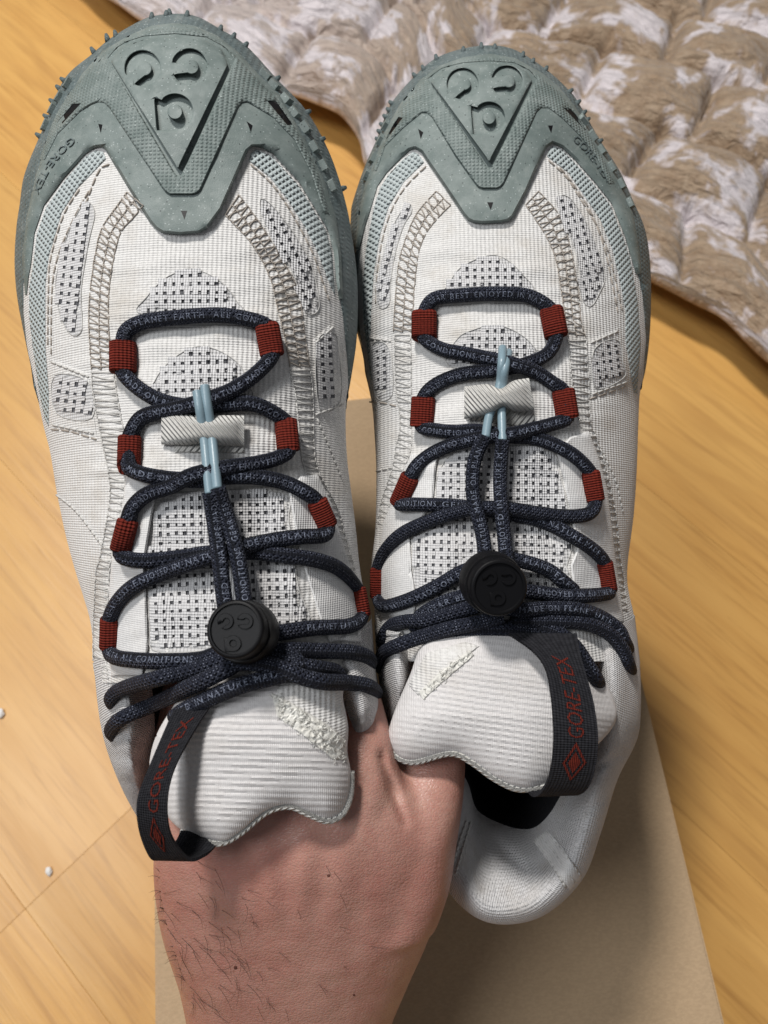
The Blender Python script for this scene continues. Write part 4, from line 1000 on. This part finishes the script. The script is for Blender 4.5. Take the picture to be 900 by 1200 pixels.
# --------------------------------------------------------------- the shoe on the right
Ra = [(511, 224), (489, 249), (476, 278), (467, 309), (463, 353), (461, 389)]; Rc = [(528, 240), (507, 262), (493, 287), (487, 320), (484, 362), (482, 389)]
Rb = [(616, 240), (638, 273), (651, 302), (657, 336), (661, 362), (666, 395)]; Rd = [(631, 224), (656, 253), (669, 293), (678, 342), (681, 376), (686, 395)]
SR = dict(seed=2, nfray=40, label='right shoe of the pair, its open padded heel showing beside the hand', ys=205, yr=775, ysole=465,
 outline=[(446, 775), (440, 735), (438, 700), (435, 666), (440, 619), (441, 555), (439, 511), (436, 475), (430, 444), (424, 410), (414, 370), (410, 330), (409, 290), (411, 255), (413, 238), (427, 196), (442, 162), (458, 122), (487, 88), (511, 68), (542, 57), (575, 53), (605, 59), (641, 82), (668, 107), (679, 122), (703, 164), (726, 200), (741, 233), (756, 269), (762, 309), (763, 353), (761, 398), (756, 436), (750, 460), (748, 500), (746, 556), (743, 600), (740, 625), (736, 656), (735, 680), (738, 700), (743, 722), (750, 775)],
 spine=[(205, 575), (400, 588), (600, 592), (775, 598)], zo=[(53, .284), (300, .290), (470, .287), (600, .280), (700, .271), (775, .262)],
 zs=[(205, .256), (300, .250), (400, .245), (550, .237), (700, .227), (775, .221)], zsole=[(53, .288), (500, .305), (1080, .332)], throat=(530, 0, .0035),
 cap_in=[(431, 440), (428, 412), (423, 375), (421, 335), (426, 290), (434, 245), (442, 218), (453, 202), (471, 184), (480, 176), (486, 174), (493, 178), (500, 189), (520, 218), (542, 251), (548, 258), (555, 261), (565, 262), (587, 261), (596, 259), (602, 254), (618, 224), (634, 187), (641, 173), (648, 168), (659, 173), (674, 187), (697, 213), (717, 238), (733, 278), (741, 306), (750, 350), (754, 400), (751, 440), (749, 458)],
 bump_out=[(416, 290), (419, 255), (428, 215), (440, 185), (452, 152), (470, 120), (493, 93), (515, 77), (543, 67), (575, 63), (604, 68), (636, 86), (655, 102), (672, 122), (690, 150), (712, 185), (730, 220), (742, 250), (749, 290), (752, 320)],
 bump_in=[(421, 290), (426, 270), (434, 245), (442, 218), (453, 202), (471, 184), (480, 176), (486, 174), (493, 178), (500, 189), (520, 218), (542, 251), (548, 258), (555, 261), (565, 262), (587, 261), (596, 259), (602, 254), (618, 224), (634, 187), (641, 173), (648, 168), (659, 173), (674, 187), (697, 213), (717, 238), (733, 278), (741, 306), (746, 322)],
 bump_shade=[[(490, 151), (496, 155), (493, 163)], [(642, 147), (648, 147), (646, 156)], [(571, 237), (578, 237), (575, 246)]],
 tex_out=[(436, 200), (445, 180), (456, 155), (473, 124), (495, 96), (517, 80), (544, 71), (575, 67), (603, 72), (634, 90), (652, 105), (669, 125), (687, 153), (707, 186), (720, 215)],
 tex_in=[(441, 200), (451, 171), (473, 149), (489, 136), (494, 132), (500, 132), (506, 137), (533, 182), (556, 214), (560, 219), (566, 221), (582, 221), (587, 219), (591, 214), (603, 187), (629, 131), (634, 126), (643, 126), (659, 138), (681, 160), (699, 183), (713, 215)],
 tex_holes=[[(451, 160), (467, 137), (472, 138), (454, 162)], [(660, 126), (668, 127), (689, 149), (685, 152)]],
 tri=[(505, 96), (520, 82), (545, 76), (573, 74), (600, 76), (617, 84), (623, 94), (574, 188), (572, 188)], tri_gap=[(501, 92), (517, 79), (544, 73), (573, 71), (602, 73), (620, 81), (629, 92), (576, 196), (571, 196)], emblem=((542, 98), (594, 95), (573, 138), 18.5),
 studs=[(487, 90, -4, -5), (497, 82, -3, -6), (512, 70, -2, -7), (543, 60, 0, -6), (564, 57, 0, -8), (580, 57, 0, -6), (612, 66, 2, -6), (624, 73, 2, -5), (639, 82, 3, -5), (667, 108, 5, -4), (676, 121, 5, -4), (683, 133, 5, -4), (687, 141, 5, -3), (702, 166, 5, -3), (460, 122, -5, -4), (457, 130, -5, -4), (453, 138, -5, -4), (449, 147, -5, -3), (446, 155, -5, -3), (444, 164, -5, -3)],
 cleats=[(683, 142, .6, .8, 1), (694, 160, .55, .83, 1), (704, 176, .55, .83, 1), (716, 196, .5, .86, 1), (727, 216, .45, .9, 1), (737, 238, .4, .9, 1), (452, 148, -.5, .85, .8), (446, 165, -.5, .85, .8), (438, 185, -.45, .9, .8), (430, 206, -.4, .9, .8)],
 wing_text=[(673, 160), (688, 175), (702, 193), (714, 211)], wing_size=8,
 mint=[[(484, 178), (472, 187), (455, 205), (445, 221), (438, 244), (429, 290), (425, 335), (426, 375), (430, 410), (434, 445), (437, 440), (434, 400), (435, 364), (438, 320), (445, 276), (455, 243), (473, 213), (497, 190), (490, 180)],
       [(648, 171), (658, 175), (672, 189), (695, 215), (715, 240), (731, 280), (739, 306), (747, 350), (751, 400), (748, 440), (747, 462), (743, 460), (740, 444), (733, 398), (733, 364), (727, 331), (718, 293), (704, 258), (686, 231), (666, 202), (641, 183), (644, 175)]],
 patch=[[(432, 392), (458, 396), (463, 471), (437, 474)], [(690, 398), (726, 384), (735, 420), (737, 450), (694, 465)]],
 windows=[([(478, 238), (483, 247), (473, 264), (464, 293), (458, 327), (457, 353), (449, 362), (441, 353), (444, 320), (453, 287), (464, 258)], 7.6, 9, .25),
   ([(656, 229), (669, 233), (687, 260), (700, 291), (709, 324), (702, 344), (693, 359), (684, 353), (680, 327), (673, 291), (662, 262), (653, 240)], 8, 9, -.26),
   ([(523, 345), (525, 335), (539, 314), (569, 300), (590, 302), (611, 320), (622, 345)], 8.8, 9, .0), ([(528, 430), (535, 398), (556, 386), (582, 381), (607, 390), (626, 407), (632, 432)], 8.8, 9, .02),
   ([(436, 405), (456, 408), (460, 462), (440, 464)], 7.5, 8.5, -.03), ([(696, 410), (724, 398), (730, 425), (732, 442), (698, 455)], 8, 8.5, -.15),
   ([(513, 556), (545, 524), (640, 524), (657, 560), (666, 600), (670, 640), (664, 665), (666, 700), (494, 705), (486, 660), (484, 635), (510, 600)], 8.8, 9, .03)],
 ladders=[rails(Ra, Rc), rails(Rb, Rd)],
 ladders_pale=[[[(462, 393), (464, 456), (469, 496), (464, 524), (459, 551), (446, 591), (442, 620)], [(481, 393), (482, 456), (482, 496), (482, 524), (473, 551), (459, 591), (450, 620)]],
   [[(666, 399), (671, 451), (679, 493), (688, 524), (705, 573), (712, 613), (714, 649), (722, 689), (724, 720)], [(687, 399), (690, 451), (692, 493), (703, 524), (716, 573), (723, 613), (726, 649), (732, 689), (736, 720)]]],
 seams=[[(499, 195), (476, 218), (460, 244), (449, 277), (442, 320), (440, 360)], [(643, 188), (664, 208), (682, 236), (699, 264), (713, 296), (722, 332), (729, 364)], [(656, 196), (676, 222), (694, 252), (708, 290), (717, 330), (724, 366)], [(433, 471), (448, 472), (464, 476)], [(690, 468), (712, 460), (734, 452)]],
 seams_pale=[[(433, 396), (458, 400)], [(692, 402), (724, 388)], [(694, 462), (736, 447)], [(441, 552), (460, 548)], [(700, 520), (720, 560), (730, 600)]],
 co=[((744, 722), .262), ((750, 780), .254), ((751, 832), .251), ((746, 868), .252), ((724, 912), .256), ((704, 976), .258), ((684, 1028), .258), ((644, 1068), .258), ((600, 1082), .258), ((560, 1076), .258), ((528, 1048), .258), ((505, 1000), .258), ((480, 930), .258), ((455, 860), .255), ((444, 792), .256), ((440, 735), .264)],
 ct=[((718, 735), .238), ((722, 790), .232), ((724, 835), .233), ((718, 875), .238), ((700, 925), .243), ((680, 985), .246), ((655, 1030), .246), ((625, 1055), .246), ((595, 1062), .246), ((565, 1055), .246), ((545, 1025), .247), ((525, 985), .247), ((500, 920), .247), ((470, 850), .238), ((464, 795), .232), ((462, 740), .238)],
 ci=[((690, 745), .244), ((698, 800), .240), ((700, 850), .243), ((690, 885), .248), ((672, 925), .255), ((652, 962), .262), ((632, 982), .268), ((610, 985), .270), ((585, 978), .270), ((565, 968), .270), ((555, 955), .268), ((545, 925), .262), ((520, 890), .256), ((488, 845), .246), ((482, 795), .240), ((478, 745), .244)],
 copen=(600, 880), folds=[(578, 985, 612, 1016, 5, .0022), (560, 1000, 580, 1020, 6, .0012), (640, 1010, 655, 985, 7, .0014), (700, 900, 735, 880, 6, .0012), (690, 950, 715, 930, 6, .0010), (470, 815, 490, 830, 5, .001)], collar_seams=[[(626, 985), (645, 1010), (664, 1042)], [(634, 980), (653, 1004), (673, 1034)], [(641, 975), (660, 998), (680, 1026)], [(546, 962), (537, 990), (528, 1022)], [(551, 964), (543, 992), (534, 1024)]],
 collar_tape=[[(624, 984), (641, 972), (660, 994), (682, 1028), (668, 1044), (644, 1012)]],
 tongue=[(500, 752), (560, 742), (640, 744), (685, 765), (710, 800), (723, 838), (705, 868), (660, 905), (630, 922), (608, 924), (580, 912), (552, 892), (528, 882), (488, 892), (468, 888), (455, 868), (460, 840), (480, 792)],
 tz=[(735, .226), (780, .223), (840, .219), (930, .219)], tslope=5e-7, tx=590, rib=6.8, rib_rot=0.14,
 hem=[(455, 862), (460, 880), (470, 889), (488, 892), (528, 882), (552, 892), (580, 912), (608, 924), (640, 920)],
 fray=([(478, 802), (500, 765), (545, 752), (562, 757), (520, 790), (490, 815)], [(490, 812), (515, 788), (550, 762), (556, 768), (520, 798), (496, 820)]),
 eyestay=[[(482, 532), (473, 551), (459, 591), (449, 612), (445, 650), (445, 700), (448, 745), (480, 745), (488, 704), (482, 669), (480, 628), (507, 590), (510, 555), (513, 536)],
   [(690, 505), (703, 540), (712, 575), (716, 610), (721, 650), (726, 690), (731, 728), (692, 735), (672, 692), (669, 662), (676, 644), (672, 620), (667, 593), (660, 560), (652, 530), (668, 512)]],
 keeper=dict(base=[(548, 452), (622, 452), (628, 502), (546, 492)], pinch=.42, pc=.56, z=.2385, c=lambda f: (544+79*f, 472-10*f, 19, 3*f), h=lambda f: 6.8*math.sin(math.pi*min(max(f, .03), .97))**0.6),
 loops=dict(L1=((497, 366), (497, 396), 30), R1=((646, 363), (652, 394), 28), L2=((496, 466), (494, 500), 28), R2=((660, 458), (665, 490), 27), L3=((481, 558), (467, 590), 23), R3=((692, 554), (698, 587), 22), L4=((443, 667), (443, 700), 19), R4=((708, 659), (714, 693), 20)),
 strands=[(('L1', 't'), [(509, 350, 2.6), (539, 346, 2.6), (582, 344, 2.6), (620, 347, 2.6)], ('R1', 't'), (15, False)),
   (('L1', 'b'), [(518, 409, 2.6), (548, 415, 2.6), (582, 422, 4), (603, 427, 6), (628, 436, 3.4), (648, 449, 2.6)], ('R2', 't'), (4, False)),
   (('R1', 'b'), [(641, 415, 2.6), (611, 428, 2.6), (577, 434, 2.4), (539, 439, 2.4), (510, 451, 2.6)], ('L2', 't'), (43, True)),
   (('L2', 'b'), [(511, 504, 2.4), (533, 506, 2.4), (560, 505, 3), (595, 511, 2.4), (624, 513, 2.4), (647, 520, 2.6), (673, 534, 2.6)], ('R3', 't'), (4, False)),
   (('R2', 'b'), [(647, 497, 2.6), (624, 503, 4.4), (598, 509, 6), (564, 513, 4.6), (533, 520, 2.6), (507, 531, 2.6), (489, 545, 2.6)], ('L3', 't'), (20, True)),
   (('L3', 'b'), [(487, 591, 2.4), (520, 592, 2.4), (544, 594, 2.4), (586, 600, 2.4), (636, 611, 2.6), (670, 628, 2.6), (696, 645, 2.6)], ('R4', 't'), (4, False)),
   (('R3', 'b'), [(690, 602, 2.6), (662, 605, 2.6), (628, 601, 4.6), (594, 596, 6), (560, 595, 6), (540, 599, 5), (510, 608, 3), (472, 625, 2.6), (451, 646, 2.6)], ('L4', 't'), None),
   (('L4', 'b'), [(450, 710, 2.8), (476, 704, 2.8), (509, 689, 3), (542, 670, 5), (565, 664, 6)], None, (26, False)),
   (('R4', 'b'), [(709, 696, 2.8), (687, 698, 3), (658, 698, 3), (620, 693, 5), (600, 690, 6)], None, (25, True)),
   (None, [(600, 655, 7), (624, 661, 6), (644, 669, 5), (658, 680, 4), (672, 692, 1)], None, (51, False, 0.003, 0.001)),
   (None, [(456, 757, -14), (450, 755, -5), (449, 747, 2), (459, 733, 3), (478, 728, 4), (500, 727, 5), (530, 718, 5), (560, 710, 6)], None, None),
   (None, [(486, 738, 2), (493, 722, 3), (520, 706, 4), (549, 697, 5), (570, 690, 6)], None, (11, False, 0.003, 0.002)),
   (None, [(452, 784, -14), (446, 782, -5), (446, 775, 2), (451, 764, 2.6), (469, 755, 4), (498, 745, 5.5), (530, 736, 5.5), (560, 730, 6), (590, 722, 6)], None, None),
   (None, [(590, 712, 6), (612, 715, 6), (640, 713, 5), (676, 714, 4), (704, 723, 3), (724, 737, 3), (731, 751, 2.5), (735, 759, -3), (735, 762, -13)], None, (43, False, 0.004, 0.008)),
   (None, [(600, 728, 4), (647, 728, 4), (687, 731, 4), (713, 742, 3), (729, 760, 3), (735, 775, 2.5), (738, 784, -3), (738, 787, -13)], None, None),
   (None, [(590, 735, 3), (624, 733, 3), (653, 741, 3), (673, 757, 3), (687, 777, 2.5), (697, 793, 2), (701, 801, -4), (702, 804, -13)], None, None),
   (None, [(500, 745, 3), (540, 739, 3), (590, 737, 3), (630, 741, 3)], None, None)],
 cords=[[(569, 511, 8), (556, 540, 7), (554, 577, 8), (559, 600, 9), (566, 630, 9), (569, 662, 11)], [(589, 515, 8), (586, 560, 7), (588, 600, 9), (591, 630, 9), (594, 662, 11)]],
 aglets=[[(589, 408, 4), (588, 425, 8.3), (586, 448, 5.5), (580, 470, 4.5), (573, 488, 5), (569, 513, 8)], [(596, 413, 2), (592, 430, 8), (589, 455, 4.5), (588, 482, 4.8), (589, 518, 8)]],
 lock=dict(face=(585, 689), zf=.2055, body=(578, 684), zb=.2125, rf=.0078, rb=.0087, emblem=((574, 677), (596, 677), (584, 701), 9)),
 tab=[((596, 742), (676, 742), .2160), ((622, 760), (680, 765), .2125), ((638, 780), (687, 790), .210), ((645, 808), (696, 824), .208), ((649, 860), (701, 864), .2065), ((646, 900), (698, 898), .2085), ((638, 924), (690, 922), .2120), ((626, 934), (678, 932), .2165), ((616, 925), (664, 930), .2195), ((612, 910), (655, 920), .2215)],
 tab_text=(0.0080, 0.0305, 0.50, 0.36), tab_diamond=(0.0375, 0.27))
shoe_l, surf_l = build_shoe(SL)
shoe_r, surf_r = build_shoe(SR)
# ------------------------------------------------------------------ the hand
def hand():
    V = []; Fc = []
    def loft(st, n=36, ex=2.3):
        S_ = cr(st, 5); k = len(V); m = len(S_)
        for xl, xr, y, zt, th in S_:
            zc = zt+th/2
            c = W((xl+xr)/2, y, zc); rx = (xr-xl)/2*zc/F
            for i in range(n):
                a = 2*math.pi*i/n; ca, sa = math.cos(a), math.sin(a); q = (abs(ca)**ex+abs(sa)**ex)**(-1/ex)
                V.append(c+RIGHT*(ca*q*rx)-FWD*(sa*q*th/2))
        for i in range(m-1):
            for j in range(n):
                a = k+i*n+j; b = k+i*n+(j+1) % n; Fc.append((a, b, b+n, a+n))
        Fc.append(tuple(k+j for j in range(n-1, -1, -1))); Fc.append(tuple(k+(m-1)*n+j for j in range(n)))
    def finger(pts, rad):
        P = cr(pts, 6); r = [float(np.interp(i, np.linspace(0, len(P)-1, len(rad)), rad)) for i in range(len(P))]
        k = len(V); vv, ff, _ = tube_geo([W(*p) for p in P], r, 16); V.extend(vv); Fc.extend(tuple(i+k for i in f) for f in ff)
        for e in (0, -1):
            bm = bmesh.new(); bmesh.ops.create_icosphere(bm, subdivisions=3, radius=r[e]*0.99); k = len(V); c = W(*P[e])
            V.extend(v.co+c for v in bm.verts); Fc.extend(tuple(v.index+k for v in f.verts) for f in bm.faces); bm.free()
    # forearm, wrist and the back of the hand
    loft([(258, 425, 1420, .262, .046), (242, 436, 1300, .250, .046), (226, 452, 1215, .240, .044), (212, 478, 1150, .231, .041), (193, 503, 1095, .224, .038), (184, 515, 1050, .2195, .036), (181, 519, 1010, .2165, .035), (184, 515, 970, .2145, .034), (192, 495, 930, .2145, .032), (205, 470, 900, .217, .029), (215, 450, 875, .221, .024)])
    # thumb side, sliding into the right shoe
    loft([(400, 512, 1080, .226, .034), (425, 527, 1035, .223, .034), (440, 534, 990, .2215, .034), (452, 540, 950, .2215, .033), (460, 544, 915, .224, .031), (466, 545, 885, .228, .028), (474, 545, 850, .232, .026), (486, 545, 810, .236, .024), (500, 545, 770, .241, .020)], ex=2.1)
    finger([(522, 815, .250), (530, 770, .252), (537, 730, .256), (541, 700, .262)], [.0105, .0102, .0095, .0080])
    # index to little finger, inside the left shoe
    finger([(418, 960, .226), (424, 915, .2255), (424, 880, .2275), (419, 845, .233), (408, 800, .243), (398, 760, .252), (392, 725, .262)], [.0105, .0100, .0096, .0090, .0088, .0085, .0078])
    finger([(345, 960, .232), (345, 890, .232), (345, 820, .236), (340, 760, .242), (336, 700, .252), (333, 660, .262)], [.0105, .010, .0095, .009, .0086, .0078])
    finger([(275, 960, .233), (273, 890, .234), (272, 830, .238), (272, 770, .244), (272, 715, .254), (273, 680, .262)], [.010, .0095, .009, .0088, .0084, .0075])
    finger([(220, 960, .236), (214, 900, .238), (210, 850, .243), (212, 800, .250), (215, 770, .258)], [.009, .0085, .008, .0078, .007])
    # skin bunched between index finger and thumb
    finger([(440, 925, .2265), (444, 905, .2262), (446, 888, .2285)], [.004, .0034, .0028])
    finger([(462, 935, .2260), (458, 915, .2255), (456, 897, .2275)], [.0042, .0036, .0030])
    me = bpy.data.meshes.new('person'); me.from_pydata([tuple(v) for v in V], [], Fc); me.update()
    o = bpy.data.objects.new('person', me); COL.objects.link(o)
    r = o.modifiers.new('r', 'REMESH'); r.mode = 'VOXEL'; r.voxel_size = 0.0014
    s = o.modifiers.new('s', 'SMOOTH'); s.factor = 0.5; s.iterations = 9
    dg = bpy.context.evaluated_depsgraph_get(); m2 = bpy.data.meshes.new_from_object(o.evaluated_get(dg))
    bpy.data.objects.remove(o)
    base = W(330, 1150, .25)
    V = [v.co.copy() for v in m2.vertices]; Fc = [tuple(p.vertices) for p in m2.polygons]
    hs = Surf(lambda y: (350, min(max(y, 960), 1180))); hs.add(V, Fc)
    # tendons and shallow hollows on the back of the hand, the crease beside the thumb
    out = []
    cre = [(447, 885), (456, 915), (466, 940), (476, 965)]
    for v in V:
        q = RMI @ (v-CL); x = CX-q.x*F/q.z; y = CY+q.y*F/q.z
        d = (CL-v).normalized(); h = 0.0
        for (xa, ya, xb, yb, wd, am) in ((300, 960, 335, 1140, 16, .0016), (360, 950, 350, 1140, 16, .0018), (240, 980, 310, 1150, 18, .0012), (415, 940, 375, 1140, 18, .0014)):
            t = min(max(((x-xa)*(xb-xa)+(y-ya)*(yb-ya))/((xb-xa)**2+(yb-ya)**2), 0), 1); dd = math.hypot(x-xa-(xb-xa)*t, y-ya-(yb-ya)*t)
            h += am*math.exp(-(dd/wd)**2)*math.sin(math.pi*min(max(t, .05), .95))
        dm = 1e9
        for (xa, ya), (xb, yb) in zip(cre, cre[1:]):
            t = min(max(((x-xa)*(xb-xa)+(y-ya)*(yb-ya))/((xb-xa)**2+(yb-ya)**2), 0), 1); dm = min(dm, math.hypot(x-xa-(xb-xa)*t, y-ya-(yb-ya)*t))
        fade = min(1, max(0, (985-y)/60))
        h -= 0.0032*math.exp(-(dm/4.5)**2)*fade
        h += 0.0009*noise.noise(v*45)+0.0003*noise.noise(v*160)
        out.append(v+d*h if (RMI @ v).z > -1e9 else v)
    ROOT['person'] = base
    root = thing('person', tuple(base), 'bare hand and wrist with dark hairs reaching into both shoes to hold them up', 'hand')
    skin = mk('hand', out, Fc, M_skin, root)
    hs = Surf(lambda y: (350, min(max(y, 960), 1180))); hs.add(out, Fc)
    A = Acc(); n = 0
    while n < 90:
        x = random.gauss(240, 48); y = random.gauss(1105, 75)
        if random.random() < 0.22: x = random.uniform(200, 440); y = random.uniform(1000, 1200)
        if x < 186 or x > 440 or y < 1005 or y > 1210: continue
        d = RAY(x, y); hs.depth(x, y)
        h = hs.b.ray_cast(CL, d.normalized())
        if h[0] is None: continue
        n += 1; a = random.gauss(0.75, 0.28); L = random.uniform(14, 36)*(1.0 if x < 290 else 0.6); cu = random.gauss(0.15, 0.35); P = []
        for f in (0, .2, .4, .6, .8, 1):
            aa = a+cu*f; px = x+L*f*math.cos(aa); py = y+L*f*math.sin(aa)
            P.append(hs.at(px, py, 0.00025+0.0012*math.sin(f*2.2)))
        A.add(*tube_geo(P, [.00005, .00005, .00005, .000045, .00004, .00002], 4))
    for i in range(20):                      # hairs standing out past the left edge of the wrist
        y = random.uniform(1010, 1150); x = float(np.interp(y, [1010, 1050, 1095, 1150], [183, 186, 195, 214]))
        z = (hs.depth(x+3, y) or .24); L = random.uniform(6, 17); a = random.gauss(2.55, 0.45); P = []
        for f in (0, .33, .66, 1): P.append(W(x+3+L*f*math.cos(a+f*.5), y+L*f*math.sin(a+f*.5)*-1 if random.random() < 0 else y-L*f*math.sin(a+f*.5), z))
        A.add(*tube_geo(P, [.00006, .00006, .00005, .00002], 4))
    A.build('arm_hair', M_hair, skin, stuff=True)
    for (x, y, r) in ((385, 1026, 2.1), (276, 1134, 2.3), (415, 1166, 1.5)):
        pts = [(x+r*math.cos(i*math.pi/5)*random.uniform(.8, 1.15), y+r*math.sin(i*math.pi/5)*random.uniform(.8, 1.15)) for i in range(10)]
        P = [hs.at(a, b, 0.00006) for a, b in pts]+[hs.at(x, y, 0.00035)]
        mk('mole', P, [(i, (i+1) % 10, 10) for i in range(10)], M_mole, skin)
hand()
